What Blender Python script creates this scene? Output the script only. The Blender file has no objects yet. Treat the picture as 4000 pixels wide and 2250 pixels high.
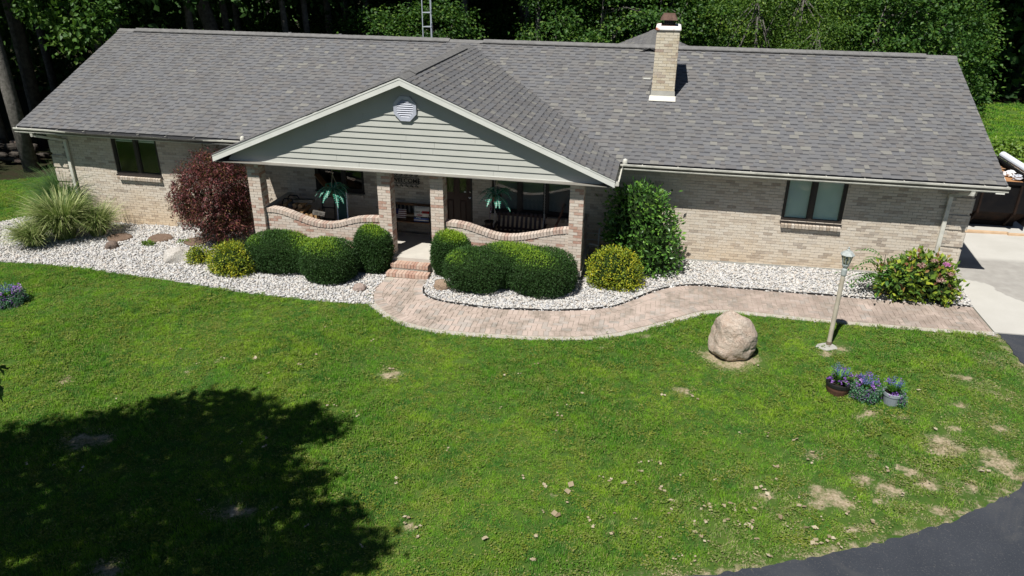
import bpy, bmesh, math, random
import numpy as np
from mathutils import Vector, Matrix, noise as mnoise
from mathutils.geometry import tessellate_polygon
rng = np.random.default_rng(11)
random.seed(11)
S = bpy.context.scene
C = S.collection
R = math.radians
# ------------------------------------------------------------------ camera
CAM = np.array([1.4785, -15.7589, 6.8163])
cam_d = bpy.data.cameras.new('camera'); cam = bpy.data.objects.new('camera', cam_d); C.objects.link(cam)
cam_d.sensor_width = 36; cam_d.lens = 2906.73 / 4000 * 36; cam_d.clip_start = .1; cam_d.clip_end = 600
_r, _u, _f = (0.98071196, 0.19524717, 0.00908854), (-0.08970466, 0.40829327, 0.90843254), (-0.1736581, 0.89172594, -0.41793267)
cam.matrix_world = Matrix(((_r[0], _u[0], -_f[0], CAM[0]), (_r[1], _u[1], -_f[1], CAM[1]), (_r[2], _u[2], -_f[2], CAM[2]), (0, 0, 0, 1)))
S.camera = cam
# ------------------------------------------------------------------ sky and sun
SUN = np.array([.41, 1.0, -1.77])                       # direction the light travels
W = bpy.data.worlds.new('World'); S.world = W; W.use_nodes = True
nt = W.node_tree; nt.nodes.clear()
sky = nt.nodes.new('ShaderNodeTexSky'); sky.sky_type = 'NISHITA'; sky.sun_disc = False
sky.sun_elevation = R(58.6); sky.sun_rotation = R(202.3); sky.air_density = .6; sky.dust_density = .05
bg = nt.nodes.new('ShaderNodeBackground'); bg.inputs['Strength'].default_value = .05
ow = nt.nodes.new('ShaderNodeOutputWorld')
nt.links.new(sky.outputs[0], bg.inputs[0]); nt.links.new(bg.outputs[0], ow.inputs[0])
sd = bpy.data.lights.new('sun', 'SUN'); sd.energy = 5.0; sd.angle = R(.53); sd.color = (1, .968, .915)
so = bpy.data.objects.new('sun', sd); C.objects.link(so)
so.rotation_euler = Vector(SUN).to_track_quat('-Z', 'Y').to_euler(); so.location = (-10, -25, 40)
S.view_settings.view_transform = 'Standard'; S.view_settings.look = 'None'
S.view_settings.exposure = .36; S.view_settings.gamma = 1.0
S.cycles.max_bounces = 6; S.cycles.transparent_max_bounces = 8

def gz(x): return -.28 + .0165 * x
# ------------------------------------------------------------------ mesh helpers
def nmesh(name, V, F, attrs=None, smooth=False, mats=(), midx=None):
    V = np.ascontiguousarray(V, dtype=np.float32); F = np.ascontiguousarray(F, dtype=np.int32)
    me = bpy.data.meshes.new(name); m, k = F.shape
    me.vertices.add(len(V)); me.vertices.foreach_set('co', V.ravel())
    me.loops.add(m * k); me.loops.foreach_set('vertex_index', F.ravel())
    me.polygons.add(m); me.polygons.foreach_set('loop_start', np.arange(0, m * k, k, dtype=np.int32))
    me.polygons.foreach_set('use_smooth', np.full(m, bool(smooth)))
    for n, a in (attrs or {}).items():
        me.attributes.new(n, 'FLOAT', 'POINT').data.foreach_set('value', np.ascontiguousarray(a, dtype=np.float32))
    for mt in mats: me.materials.append(mt)
    if midx is not None: me.polygons.foreach_set('material_index', np.ascontiguousarray(midx, dtype=np.int32))
    me.update(calc_edges=True); return me

def link(name, me, parent=None, mat=None):
    o = bpy.data.objects.new(name, me); C.objects.link(o)
    if mat is not None and me is not None and not me.materials: me.materials.append(mat)
    if parent is not None: o.parent = parent
    return o

def tag(o, label=None, cat=None, group=None, kind=None):
    for k, v in (('label', label), ('category', cat), ('group', group), ('kind', kind)):
        if v: o[k] = v
    return o

def thing(name, loc, label, cat, group=None, rz=0):
    o = bpy.data.objects.new(name, None); C.objects.link(o); o.location = loc; o.rotation_euler.z = rz
    o.empty_display_size = .2
    return tag(o, label, cat, group)

class MB:
    """collects faces of one part"""
    def __init__(s): s.v = []; s.f = []
    def add(s, vs, fs):
        b = len(s.v); s.v += [tuple(float(c) for c in v) for v in vs]; s.f += [tuple(b + i for i in f) for f in fs]; return s
    def box(s, x0, x1, y0, y1, z0, z1):
        return s.add([(x0, y0, z0), (x1, y0, z0), (x1, y1, z0), (x0, y1, z0), (x0, y0, z1), (x1, y0, z1), (x1, y1, z1), (x0, y1, z1)],
                     [(0, 3, 2, 1), (4, 5, 6, 7), (0, 1, 5, 4), (1, 2, 6, 5), (2, 3, 7, 6), (3, 0, 4, 7)])
    def hexa(s, b, t):
        return s.add(list(b) + list(t), [(3, 2, 1, 0), (4, 5, 6, 7), (0, 1, 5, 4), (1, 2, 6, 5), (2, 3, 7, 6), (3, 0, 4, 7)])
    def bar(s, a, b, w, h=None):
        a, b = Vector(a), Vector(b); d = (b - a).normalized(); h = h or w
        up = Vector((0, 0, 1)) if abs(d.z) < .95 else Vector((0, 1, 0))
        x = d.cross(up).normalized() * w / 2; y = x.cross(d).normalized() * h / 2
        return s.hexa([a - x - y, a + x - y, a + x + y, a - x + y], [b - x - y, b + x - y, b + x + y, b - x + y])
    def tube(s, pts, rad, n=8, caps=True):
        pts = [Vector(p) for p in pts]; rad = rad if isinstance(rad, (list, tuple)) else [rad] * len(pts)
        b = len(s.v); X = None
        for i, p in enumerate(pts):
            d = (pts[min(i + 1, len(pts) - 1)] - pts[max(i - 1, 0)]).normalized()
            if X is None: X = d.cross(Vector((0, 0, 1)) if abs(d.z) < .9 else Vector((1, 0, 0))).normalized()
            else: X = (X - d * X.dot(d)).normalized()
            Y = d.cross(X)
            for k in range(n):
                a = 2 * math.pi * k / n; q = p + (X * math.cos(a) + Y * math.sin(a)) * rad[i]; s.v.append(tuple(q))
        for i in range(len(pts) - 1):
            for k in range(n):
                k2 = (k + 1) % n; s.f.append((b + i * n + k, b + i * n + k2, b + (i + 1) * n + k2, b + (i + 1) * n + k))
        if caps:
            s.f.append(tuple(b + k for k in range(n))[::-1]); s.f.append(tuple(b + (len(pts) - 1) * n + k for k in range(n)))
        return s
    def lathe(s, prof, c=(0, 0, 0), n=20, caps=True):
        b = len(s.v)
        for r, z in prof:
            for k in range(n):
                a = 2 * math.pi * (k + .5) / n; s.v.append((c[0] + r * math.cos(a), c[1] + r * math.sin(a), c[2] + z))
        for i in range(len(prof) - 1):
            for k in range(n):
                k2 = (k + 1) % n; s.f.append((b + i * n + k, b + i * n + k2, b + (i + 1) * n + k2, b + (i + 1) * n + k))
        if caps:
            s.f.append(tuple(b + k for k in range(n))[::-1]); s.f.append(tuple(b + (len(prof) - 1) * n + k for k in range(n)))
        return s
    def prism_y(s, poly, y0, y1):
        """polygon in x,z (counter-clockwise seen from -y) pulled from y0 to y1"""
        n = len(poly); b = len(s.v)
        for x, z in poly: s.v.append((x, y0, z))
        for x, z in poly: s.v.append((x, y1, z))
        tris = tessellate_polygon([[Vector((x, z, 0)) for x, z in poly]])
        for t in tris: s.f.append(tuple(b + i for i in t)); s.f.append(tuple(b + n + i for i in t[::-1]))
        for i in range(n): j = (i + 1) % n; s.f.append((b + i, b + n + i, b + n + j, b + j))
        return s
    def build(s, name, mat, parent=None, smooth=False, recalc=True):
        me = bpy.data.meshes.new(name); me.from_pydata(s.v, [], s.f); me.update()
        if recalc:
            bm = bmesh.new(); bm.from_mesh(me); bmesh.ops.recalc_face_normals(bm, faces=bm.faces); bm.to_mesh(me); bm.free()
        if smooth: me.polygons.foreach_set('use_smooth', np.ones(len(me.polygons), dtype=bool))
        me.materials.append(mat); return link(name, me, parent)

def sheet(name, poly, dz, mat, skirt=0.0, kind='structure'):
    """flat polygon on the sloping ground"""
    vs = [(x, y, gz(x) + dz) for x, y in poly]; n = len(vs)
    fs = [tuple(t) for t in tessellate_polygon([[Vector((x, y, 0)) for x, y in poly]])]
    if skirt:
        vs += [(x, y, z - skirt) for x, y, z in vs]; fs += [(i, (i + 1) % n, n + (i + 1) % n, n + i) for i in range(n)]
    me = bpy.data.meshes.new(name); me.from_pydata(vs, [], fs); me.update()
    bm = bmesh.new(); bm.from_mesh(me); bmesh.ops.recalc_face_normals(bm, faces=bm.faces)
    up = [f for f in bm.faces if abs(f.normal.z) > .5]
    if up and sum(f.normal.z for f in up) < 0: bmesh.ops.reverse_faces(bm, faces=bm.faces)
    bm.to_mesh(me); bm.free()
    o = link(name, me, None, mat); o['kind'] = kind; return o

def inside(P, poly):
    P = np.asarray(P); x, y = P[:, 0], P[:, 1]; r = np.zeros(len(P), bool); q = np.asarray(poly)
    for (x0, y0), (x1, y1) in zip(q, np.roll(q, -1, 0)):
        c = ((y0 > y) != (y1 > y)) & (x < (x1 - x0) * (y - y0) / (y1 - y0 + 1e-12) + x0); r ^= c
    return r

def smooth_line(pts, n=2):
    p = np.asarray(pts, float)
    for _ in range(n):
        a = p[:-1] * .75 + p[1:] * .25; b = p[:-1] * .25 + p[1:] * .75
        p = np.vstack([p[:1], np.stack([a, b], 1).reshape(-1, 2), p[-1:]])
    return p

def resample(p, step):
    p = np.asarray(p, float); d = np.r_[0, np.cumsum(np.linalg.norm(np.diff(p, axis=0), axis=1))]
    n = max(2, int(round(d[-1] / step)) + 1); t = np.linspace(0, d[-1], n)
    return np.stack([np.interp(t, d, p[:, k]) for k in range(p.shape[1])], 1)
# ------------------------------------------------------------------ material helpers
class NT:
    def __init__(s, name):
        s.m = bpy.data.materials.new(name); s.m.use_nodes = True; s.t = s.m.node_tree; s.t.nodes.clear()
        s.out = s.n('ShaderNodeOutputMaterial')
    def n(s, t, ins=None, **kw):
        x = s.t.nodes.new(t)
        for k, v in kw.items(): setattr(x, k, v)
        for k, v in (ins or {}).items():
            if isinstance(v, bpy.types.NodeSocket): s.t.links.new(v, x.inputs[k])
            else: x.inputs[k].default_value = v
        return x
    def pos(s): return s.n('ShaderNodeNewGeometry').outputs['Position']
    def noise(s, scale, detail=3, rough=.55, vec=None, dist=0.0):
        return s.n('ShaderNodeTexNoise', {'Vector': vec or s.pos(), 'Scale': scale, 'Detail': detail, 'Roughness': rough, 'Distortion': dist}).outputs['Fac']
    def math(s, op, a, b=0.0, c=None):
        ins = {0: a, 1: b}
        if c is not None: ins[2] = c
        return s.n('ShaderNodeMath', ins, operation=op).outputs[0]
    def rng(s, v, a, b, c=0.0, d=1.0): return s.n('ShaderNodeMapRange', {0: v, 1: a, 2: b, 3: c, 4: d}).outputs[0]
    def mix(s, f, a, b, mode='MIX'):
        x = s.n('ShaderNodeMix', data_type='RGBA', blend_type=mode)
        for i, v in ((0, f), (6, a), (7, b)):
            if isinstance(v, bpy.types.NodeSocket): s.t.links.new(v, x.inputs[i])
            else: x.inputs[i].default_value = v if i == 0 else (*v[:3], 1)
        return x.outputs[2]
    def ramp(s, f, stops, const=False):
        x = s.n('ShaderNodeValToRGB', {0: f}); e = x.color_ramp.elements
        x.color_ramp.interpolation = 'CONSTANT' if const else 'LINEAR'
        while len(e) < len(stops): e.new(.5)
        for i, (p, c) in enumerate(stops): e[i].position = p; e[i].color = (*c, 1)
        return x.outputs[0]
    def rnd(s):
        a = s.n('ShaderNodeAttribute', attribute_name='rnd').outputs['Fac']; o = s.n('ShaderNodeObjectInfo').outputs['Random']
        return s.math('FRACT', s.math('ADD', a, o))
    def bump(s, h, st=.4, d=.01): return s.n('ShaderNodeBump', {'Height': h, 'Strength': st, 'Distance': d}).outputs[0]
    def bsdf(s, col, rough=.8, spec=.3, metal=0.0, normal=None, **kw):
        ins = {'Base Color': col if isinstance(col, bpy.types.NodeSocket) else (*col, 1), 'Roughness': rough, 'Specular IOR Level': spec, 'Metallic': metal}
        ins.update(kw)
        if normal is not None: ins['Normal'] = normal
        return s.n('ShaderNodeBsdfPrincipled', ins).outputs[0]
    def end(s, sh): s.t.links.new(sh, s.out.inputs[0]); return s.m

def MAT(name, col, col2=None, scale=9, rough=.75, spec=.3, metal=0.0, bump=0.0, bscale=120, bdist=.004, detail=4, lo=.35, hi=.65):
    t = NT(name); c = col
    if col2 is not None: c = t.mix(t.rng(t.noise(scale, detail), lo, hi), col, col2)
    nrm = t.bump(t.noise(bscale, 4), bump, bdist) if bump else None
    return t.end(t.bsdf(c, rough, spec, metal, nrm))

def MLEAF(name, stops, pscale=1.2, pamt=.35, trans=.3, rough=.5, spec=.35):
    """leaf: colour by leaf, drifting over the plant, part of the light passes through"""
    t = NT(name); f = t.math('ADD', t.n('ShaderNodeAttribute', attribute_name='rnd').outputs['Fac'], t.rng(t.noise(pscale, 2), .3, .7, -pamt, pamt))
    c = t.ramp(f, stops); b = t.bsdf(c, rough, spec)
    tr = t.n('ShaderNodeBsdfTranslucent', {'Color': t.mix(.5, c, (.10, .22, .015))}).outputs[0]
    return t.end(t.n('ShaderNodeMixShader', {0: trans, 1: b, 2: tr}).outputs[0])

def MBRICK(name, stops, stain=None, rough=.9):
    t = NT(name); p = t.pos(); c = t.ramp(t.rnd(), stops)
    c = t.mix(t.rng(t.noise(38, 4, .65), .35, .8, 0, .4), c, t.mix(.5, c, (.20, .17, .145)))
    c = t.mix(t.rng(t.noise(16, 3), .5, .8, 0, .45), c, (.62, .58, .52))
    if stain:
        z = t.n('ShaderNodeSeparateXYZ', {0: p}).outputs[2]
        f = t.math('MULTIPLY', t.rng(t.math('ADD', z, t.rng(t.noise(1.3, 3), .3, .7, -.25, .25)), stain[0], stain[1], 1, 0), stain[2])
        c = t.mix(f, c, t.mix(1.0, c, stain[3], 'MULTIPLY'))
    n = t.bump(t.noise(140, 4, .7), .5, .006)
    return t.end(t.bsdf(c, rough, .2, 0, n))
# ------------------------------------------------------------------ materials
m_brick = MBRICK('pale_brick', [(0, (.60, .54, .455)), (.45, (.585, .515, .42)), (.74, (.545, .47, .375)), (.87, (.45, .38, .305)), (.95, (.35, .295, .24)), (1, (.62, .56, .475))], (-.5, .55, .75, (1.0, .86, .68)))
m_pbrick = MBRICK('porch_brick', [(0, (.62, .55, .475)), (.5, (.58, .49, .41)), (.76, (.53, .42, .345)), (.88, (.42, .25, .19)), (1, (.44, .28, .215))])
m_cbrick = MBRICK('chimney_brick', [(0, (.62, .56, .44)), (.45, (.58, .51, .38)), (.78, (.52, .44, .31)), (.92, (.36, .27, .21)), (1, (.58, .53, .42))])
m_capb = MBRICK('cap_brick', [(0, (.58, .49, .42)), (.35, (.54, .43, .35)), (.6, (.46, .38, .32)), (.8, (.44, .29, .23)), (1, (.57, .48, .41))])
m_stepb = MBRICK('step_brick', [(0, (.52, .38, .30)), (.5, (.46, .30, .225)), (.8, (.38, .21, .155)), (1, (.53, .42, .34))])
m_sillb = MBRICK('sill_brick', [(0, (.58, .51, .43)), (.7, (.52, .44, .35)), (.88, (.34, .26, .19)), (1, (.54, .47, .38))])
m_mortar = MAT('mortar', (.46, .425, .365), (.37, .34, .29), 30, .95, .1, bump=.4, bscale=200)
m_found = MAT('foundation_concrete', (.40, .39, .35), (.32, .31, .28), 6, .9, .2, bump=.3)
m_slab = MAT('porch_concrete', (.52, .49, .43), (.46, .43, .38), 3, .85, .2, bump=.2)

def shingle_mat():
    t = NT('asphalt_shingle'); x = t.n('ShaderNodeSeparateXYZ', {0: t.pos()}).outputs[0]
    r = t.math('SUBTRACT', t.rnd(), t.rng(x, -13, -2, .085, 0.0))
    r = t.math('ADD', r, t.rng(t.noise(.8, 2), .3, .7, -.035, .035))
    c = t.ramp(r, [(0, (.158, .159, .164)), (.22, (.173, .171, .168)), (.45, (.148, .150, .157)), (.62, (.163, .156, .151)), (.80, (.138, .135, .136)), (.925, (.228, .222, .200))], True)
    c = t.mix(t.rng(t.noise(.45, 3), .35, .7, 0, .3), c, (.148, .142, .134))
    c = t.mix(t.rng(t.noise(260, 2, .7), .3, .7, 0, .5), c, t.mix(.5, c, (.05, .05, .055)))
    b = t.math('GREATER_THAN', t.n('ShaderNodeAttribute', attribute_name='band').outputs['Fac'], .60)      # dark granule band printed on the lower layer
    c = t.mix(t.math('MULTIPLY', b, .62), c, (.045, .047, .053)); st = t.n('ShaderNodeMapping', {0: t.pos(), 3: (2.2, .25, .25)}).outputs[0]
    c = t.mix(t.rng(t.noise(1.0, 4, .6, vec=st), .52, .75, 0, .35), c, (.085, .083, .080))
    return t.end(t.bsdf(c, .92, .15, 0, t.bump(t.noise(420, 2), .5, .004)))
m_shingle = shingle_mat()
m_cap = MAT('ridge_shingle', (.185, .182, .177), (.145, .142, .138), 7, .92, .15, bump=.5, bscale=400)
m_deck = MAT('roof_underlay', (.06, .06, .062), rough=.95)
m_white = MAT('trim_paint', (.66, .665, .62), (.60, .605, .56), 3, .5, .4)
m_gutter = MAT('gutter_paint', (.58, .57, .50), (.36, .355, .315), 5, .45, .45, lo=.45, hi=.75)
m_gutin = MAT('gutter_inside', (.10, .095, .085), (.05, .045, .04), 12, .8)
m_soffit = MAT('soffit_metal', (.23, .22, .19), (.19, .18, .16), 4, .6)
m_siding = MAT('vinyl_siding', (.42, .425, .385), (.40, .405, .365), 2.5, .5, .35, bump=.05, bscale=60)
m_vent = MAT('vent_plastic', (.42, .44, .50), (.36, .38, .44), 8, .5, .4)
m_brown = MAT('window_frame_brown', (.035, .028, .024), (.026, .021, .018), 15, .5, .4)
m_door = MAT('door_paint', (.045, .018, .012), (.035, .014, .010), 20, .45, .4)
m_dark = MAT('room_dark', (.015, .014, .013), rough=.9)
m_blind = MAT('blind_slat', (.74, .80, .75), (.70, .76, .71), 6, .5, .4)
m_flash = MAT('flashing_metal', (.50, .48, .42), (.43, .41, .36), 4, .45, .5, metal=.2)
m_crown = MAT('chimney_crown', (.80, .77, .74), (.42, .13, .06), 3.2, .85, .2, lo=.5, hi=.58, bump=.3)
m_rust = MAT('rusty_steel', (.085, .050, .038), (.15, .09, .068), 14, .85, .3, bump=.4, bscale=90)
m_black = MAT('black_metal', (.012, .012, .012), rough=.5, spec=.5)
m_steel = MAT('galvanised_steel', (.52, .56, .62), (.44, .48, .53), 20, .45, .5, metal=.1)
m_chain = MAT('chain_steel', (.55, .55, .56), rough=.35, metal=.8)

def glass_mat(name, tint, base):
    t = NT(name)
    g = t.n('ShaderNodeBsdfGlossy', {'Color': (.9, .93, .95, 1), 'Roughness': .012}).outputs[0]
    tr = t.n('ShaderNodeBsdfTransparent', {'Color': (*tint, 1)}).outputs[0]
    ge = t.n('ShaderNodeNewGeometry'); dt = t.n('ShaderNodeVectorMath', {0: ge.outputs['Normal'], 1: ge.outputs['Incoming']}, operation='DOT_PRODUCT').outputs['Value']
    k = t.math('POWER', t.math('SUBTRACT', 1.0, t.math('ABSOLUTE', dt)), 5.0)
    return t.end(t.n('ShaderNodeMixShader', {0: t.math('ADD', t.math('MULTIPLY', k, .9), base), 1: tr, 2: g}).outputs[0])
m_glass = glass_mat('window_glass', (.95, .98, .96), .04)

def lawn_mat():
    t = NT('lawn_soil'); d = t.n('ShaderNodeAttribute', attribute_name='dry').outputs['Fac']
    g = t.mix(t.rng(t.noise(1.1, 4), .35, .65), (.045, .105, .018), (.080, .140, .024))
    g = t.mix(t.rng(t.noise(14, 4), .5, .8, 0, .5), g, (.15, .14, .05))
    e = t.math('ADD', d, t.rng(t.noise(6, 7, .8), .3, .7, -.7, .5))
    dry = t.mix(t.rng(t.noise(26, 5, .75), .32, .68), (.24, .19, .11), (.54, .45, .32)); dry = t.mix(t.rng(t.noise(5, 4, .7), .5, .66, 0, .7), dry, (.13, .15, .045))
    return t.end(t.bsdf(t.mix(t.rng(e, .40, .85), g, dry), .95, .1, 0, t.bump(t.noise(60, 5, .7), .8, .03)))
m_lawn = lawn_mat()
m_forest = MAT('forest_floor', (.030, .024, .014), (.020, .026, .010), 1.5, .95, .1, bump=.8, bscale=12, bdist=.05)
m_bed = MAT('bed_sand', (.42, .41, .385), (.32, .31, .29), 40, .95, .1, bump=.8, bscale=60, bdist=.02)
m_sand = MAT('joint_sand', (.46, .42, .35), (.34, .31, .25), 60, .95, .1, bump=.6, bscale=150)

def asphalt():
    t = NT('sealed_asphalt')
    c = t.mix(t.rng(t.noise(1.2, 4), .3, .7), (.031, .036, .046), (.046, .051, .062))
    c = t.mix(t.rng(t.noise(45, 5, .75), .56, .74, 0, .8), c, (.17, .16, .145)); c = t.mix(t.rng(t.noise(.7, 5, .7, dist=1.5), .55, .68, 0, .5), c, (.075, .076, .078))
    vo = t.n('ShaderNodeTexVoronoi', {'Vector': t.pos(), 'Scale': 9.0}, feature='F1').outputs['Distance']; c = t.mix(t.rng(vo, .02, .035, .8, 0), c, (.30, .28, .23))
    return t.end(t.bsdf(c, .8, .3, 0, t.bump(t.noise(170, 3, .7), .7, .008)))
m_asph = asphalt()

def concrete():
    t = NT('driveway_concrete'); p = t.pos()
    c = t.mix(t.rng(t.noise(1.6, 4), .3, .7), (.51, .495, .455), (.46, .445, .405))
    s = t.n('ShaderNodeSeparateXYZ', {0: p})
    w = t.math('ADD', s.outputs[1], t.rng(t.noise(1.5, 3), .3, .7, -.45, .45))       # an old damp stain with a ragged edge
    w2 = t.math('SUBTRACT', w, t.rng(s.outputs[0], 9.1, 9.6, 0, -1.25))
    st = t.math('MULTIPLY', t.rng(w2, 1.62, 1.72), t.rng(s.outputs[1], 3.0, 3.25, 1, 0))
    c = t.mix(t.math('MULTIPLY', st, t.rng(t.noise(5, 4), .2, .8, .45, .95)), c, (.27, .255, .235))
    c = t.mix(t.rng(t.noise(70, 4, .7), .35, .7, 0, .25), c, (.33, .31, .27))
    return t.end(t.bsdf(c, .88, .2, 0, t.bump(t.noise(220, 3), .4, .004)))
m_conc = concrete()

def paver():
    t = NT('clay_paver'); c = t.ramp(t.rnd(), [(0, (.50, .41, .355)), (.4, (.475, .385, .33)), (.7, (.445, .365, .31)), (.86, (.385, .35, .315)), (1, (.49, .42, .37))])
    f = t.math('MULTIPLY', t.rng(t.noise(1.9, 4, .6), .47, .60, 0, 1), t.rng(t.noise(9, 4, .7), .3, .7, .1, .75))
    c = t.mix(f, c, (.155, .135, .105))
    x = t.n('ShaderNodeSeparateXYZ', {0: t.pos()}).outputs[0]
    c = t.mix(t.math('MULTIPLY', t.rng(x, 1.5, 4, 0, .62), t.rng(t.noise(3.1, 3), .35, .6)), c, (.27, .215, .18))
    c = t.mix(t.rng(t.noise(120, 3, .7), .3, .7, 0, .35), c, t.mix(.5, c, (.16, .12, .09)))
    return t.end(t.bsdf(c, .9, .2, 0, t.bump(t.noise(200, 3), .4, .004)))
m_paver = paver()
def stone_mix():
    t = NT('river_stone'); c = t.ramp(t.rnd(), [(0, (.60, .585, .555)), (.3, (.55, .53, .49)), (.5, (.46, .46, .46)), (.68, (.36, .365, .38)), (.8, (.48, .42, .36)), (.9, (.54, .49, .43)), (1, (.66, .655, .64))])
    return t.end(t.bsdf(t.mix(t.rng(t.noise(60, 3), .3, .7, 0, .35), c, (.42, .40, .38)), .75, .3))
m_gravel = stone_mix()

def grass_mat(name, c0, c1, c2, dry):
    t = NT(name)
    big = t.rng(t.noise(.55, 4, .6), .40, .62); mid = t.rng(t.noise(2.4, 5, .7), .43, .58)
    c = t.mix(big, c0, c1); c = t.mix(t.math('MULTIPLY', mid, .9), c, c2); c = t.mix(t.rng(t.noise(1.9, 5, .75), .56, .72, 0, .55), c, dry)
    c = t.mix(t.rng(t.rnd(), .80, 1.0, 0, .55), c, dry); dd_ = t.n('ShaderNodeAttribute', attribute_name='straw', attribute_type='INSTANCER').outputs['Fac']
    c = t.mix(t.math('MULTIPLY', t.rng(t.math('ADD', dd_, t.rng(t.rnd(), 0, 1, -.35, .35)), .15, .75), .95), c, t.mix(t.rnd(), (.20, .175, .075), (.46, .40, .24)))
    c = t.mix(t.rng(t.rnd(), 0, .3, .45, 0), c, (.03, .075, .02))
    b = t.bsdf(c, .7, .1); tr = t.n('ShaderNodeBsdfTranslucent', {'Color': c}).outputs[0]
    return t.end(t.n('ShaderNodeMixShader', {0: .3, 1: b, 2: tr}).outputs[0])
m_grass = grass_mat('grass_blade', (.130, .330, .022), (.265, .440, .026), (.060, .205, .030), (.38, .35, .09))
m_bark = MAT('bark', (.075, .065, .055), (.035, .030, .026), 7, .95, .1, bump=.9, bscale=22, bdist=.03)
m_bark2 = MAT('grey_bark', (.16, .15, .135), (.085, .08, .07), 9, .95, .1, bump=.9, bscale=25, bdist=.03)
# ------------------------------------------------------------------ the ground and what is laid on it
def pl(*pts): return [tuple(p) for p in pts]
g = MB().add([(-160, -60, gz(-160) - .03), (160, -60, gz(160) - .03), (160, 220, gz(160) - .03), (-160, 220, gz(-160) - .03)], [(0, 1, 2, 3)])
tag(g.build('ground', m_forest, recalc=False), kind='structure')
BED_EDGE = smooth_line([(-17.2, .3), (-16.6, -.75), (-15.6, -1.25), (-14.42, -1.36), (-13.32, -1.30), (-12.16, -1.35), (-10.94, -1.49), (-9.81, -1.58), (-8.67, -1.74), (-7.54, -1.93), (-6.53, -2.0), (-5.57, -2.03), (-4.9, -2.04), (-4.28, -1.96)])
OUTER = smooth_line([(-4.50, -.50), (-4.53, -.81), (-4.54, -1.18), (-4.46, -1.54), (-4.33, -1.83), (-4.13, -2.08), (-3.71, -2.46), (-3.33, -2.67), (-2.92, -2.81), (-2.5, -2.88), (-2.0, -2.89), (-1.4, -2.86), (-.72, -2.82), (-.1, -2.74), (.46, -2.62), (.9, -2.44), (1.3, -2.17), (1.65, -1.91), (2.0, -1.63), (2.37, -1.31), (2.75, -1.02), (3.1, -.90), (3.6, -.88), (4.3, -.93), (5.1, -.98), (6.4, -1.0), (7.4, -1.0), (8.41, -.95)])
INNER = smooth_line([(-3.50, -.45), (-3.51, -.82), (-3.46, -1.09), (-3.37, -1.30), (-3.22, -1.46), (-3.03, -1.56), (-2.79, -1.63), (-2.46, -1.70), (-2.0, -1.76), (-1.5, -1.755), (-.92, -1.71), (-.4, -1.64), (0, -1.55), (.4, -1.44), (.68, -1.31), (.9, -1.20), (1.15, -.93), (1.42, -.61), (1.7, -.28), (1.99, -.01), (2.28, .16), (2.52, .235), (2.85, .25), (3.6, .25), (4.6, .225), (6, .205), (7.3, .185), (8.40, .165)])
OUT2 = np.array([OUTER[i] + .13 * np.array([d[1], -d[0]]) / np.hypot(*d) for i, d in enumerate(np.gradient(OUTER, axis=0))])
ASPH_IN = smooth_line([(8.5, -1.0), (8.49, -1.9), (8.47, -2.6), (8.38, -3.4), (8.15, -4.3), (7.75, -5.15), (7.1, -5.93), (6.46, -6.49), (5.93, -6.9), (5.23, -7.31), (4.57, -7.66), (3.93, -7.97), (3.32, -8.24), (2.57, -8.54), (1.4, -8.95), (0, -9.35), (-2, -9.9), (-5, -10.9), (-9, -12.8), (-14, -15.5), (-20, -19)])
ASPH_E = resample(ASPH_IN, .06); _jn = np.gradient(ASPH_E, axis=0); _jn = np.stack([-_jn[:, 1], _jn[:, 0]], 1) / np.linalg.norm(_jn, axis=1, keepdims=True); _k = np.arange(len(ASPH_E))
ASPH_E = ASPH_E + _jn * (.018 * np.sin(_k * .9 + 2 * np.sin(_k * .37)) + .010 * np.sin(_k * .23 + 1.3 * np.sin(_k * .11)) + rng.uniform(-.010, .010, len(_k)))[:, None]
# lawn: fine grid carrying where the turf has died back
gx = np.linspace(-34, 30, 60); gy = np.linspace(-24, 32, 60)
nx, ny = 330, 190; X, Y = np.meshgrid(np.linspace(-18, 9.6, nx), np.linspace(-13, 3.0, ny))
DRY = [(4.28, -6.69, .22), (4.45, -6.82, .20), (4.1, -6.92, .16), (4.2, -6.62, .15), (4.86, -6.26, .15), (5.13, -6.39, .19), (5.25, -6.45, .13), (5.57, -5.93, .15), (5.45, -5.86, .1), (5.76, -6.17, .17), (5.66, -6.2, .12), (6.27, -5.02, .22), (6.2, -5.25, .24), (6.42, -5.2, .18), (6.95, -5.5, .26), (6.9, -5.25, .2), (7.05, -5.75, .16), (3.51, -6.89, .12), (3.38, -6.9, .1), (5.17, -4.59, .10), (5.84, -4.46, .08), (7.28, -2.93, .14), (7.05, -2.9, .1), (6.59, -4.64, .12), (4.46, -7.38, .1), (4.6, -7.3, .08), (6.64, -5.65, .12), (5.74, -6.75, .16), (4.97, -6.68, .11), (6.34, -6.12, .14), (4.23, -5.78, .1), (5.11, -5.63, .08), (-2.92, -4.75, .18), (-2.86, -4.66, .12), (-6.36, -4.8, .07), (-6.63, -5.29, .07), (-8.63, -6.02, .12), (-7.06, -7.55, .25), (-6.8, -7.45, .2), (-3.85, -8.61, .2), (-3.6, -8.55, .12), (-4.81, -9.87, .2), (-1.33, -8.41, .1), (.5, -7.41, .06), (2.33, -4.3, .12), (2.2, -4.25, .08), (3.48, -6.84, .1), (3.22, -3.14, .34), (2.86, -2.92, .24), (3.58, -2.95, .22), (3.45, -3.1, .2), (2.98, -3.08, .22), (2.75, -.98, .18), (5.3, -2.2, .16), (5.02, -2.45, .14), (5.35, -4.42, .12), (6.9, -3.9, .12), (7.3, -4.5, .15), (.8, -3.0, .08), (1.6, -2.4, .1)]
dry = np.zeros(X.shape)
for x, y, r in DRY: dry = np.maximum(dry, np.clip(1.25 - np.hypot((X - x), (Y - y) * 1.15) / (r * 1.38), 0, 1))
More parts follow.
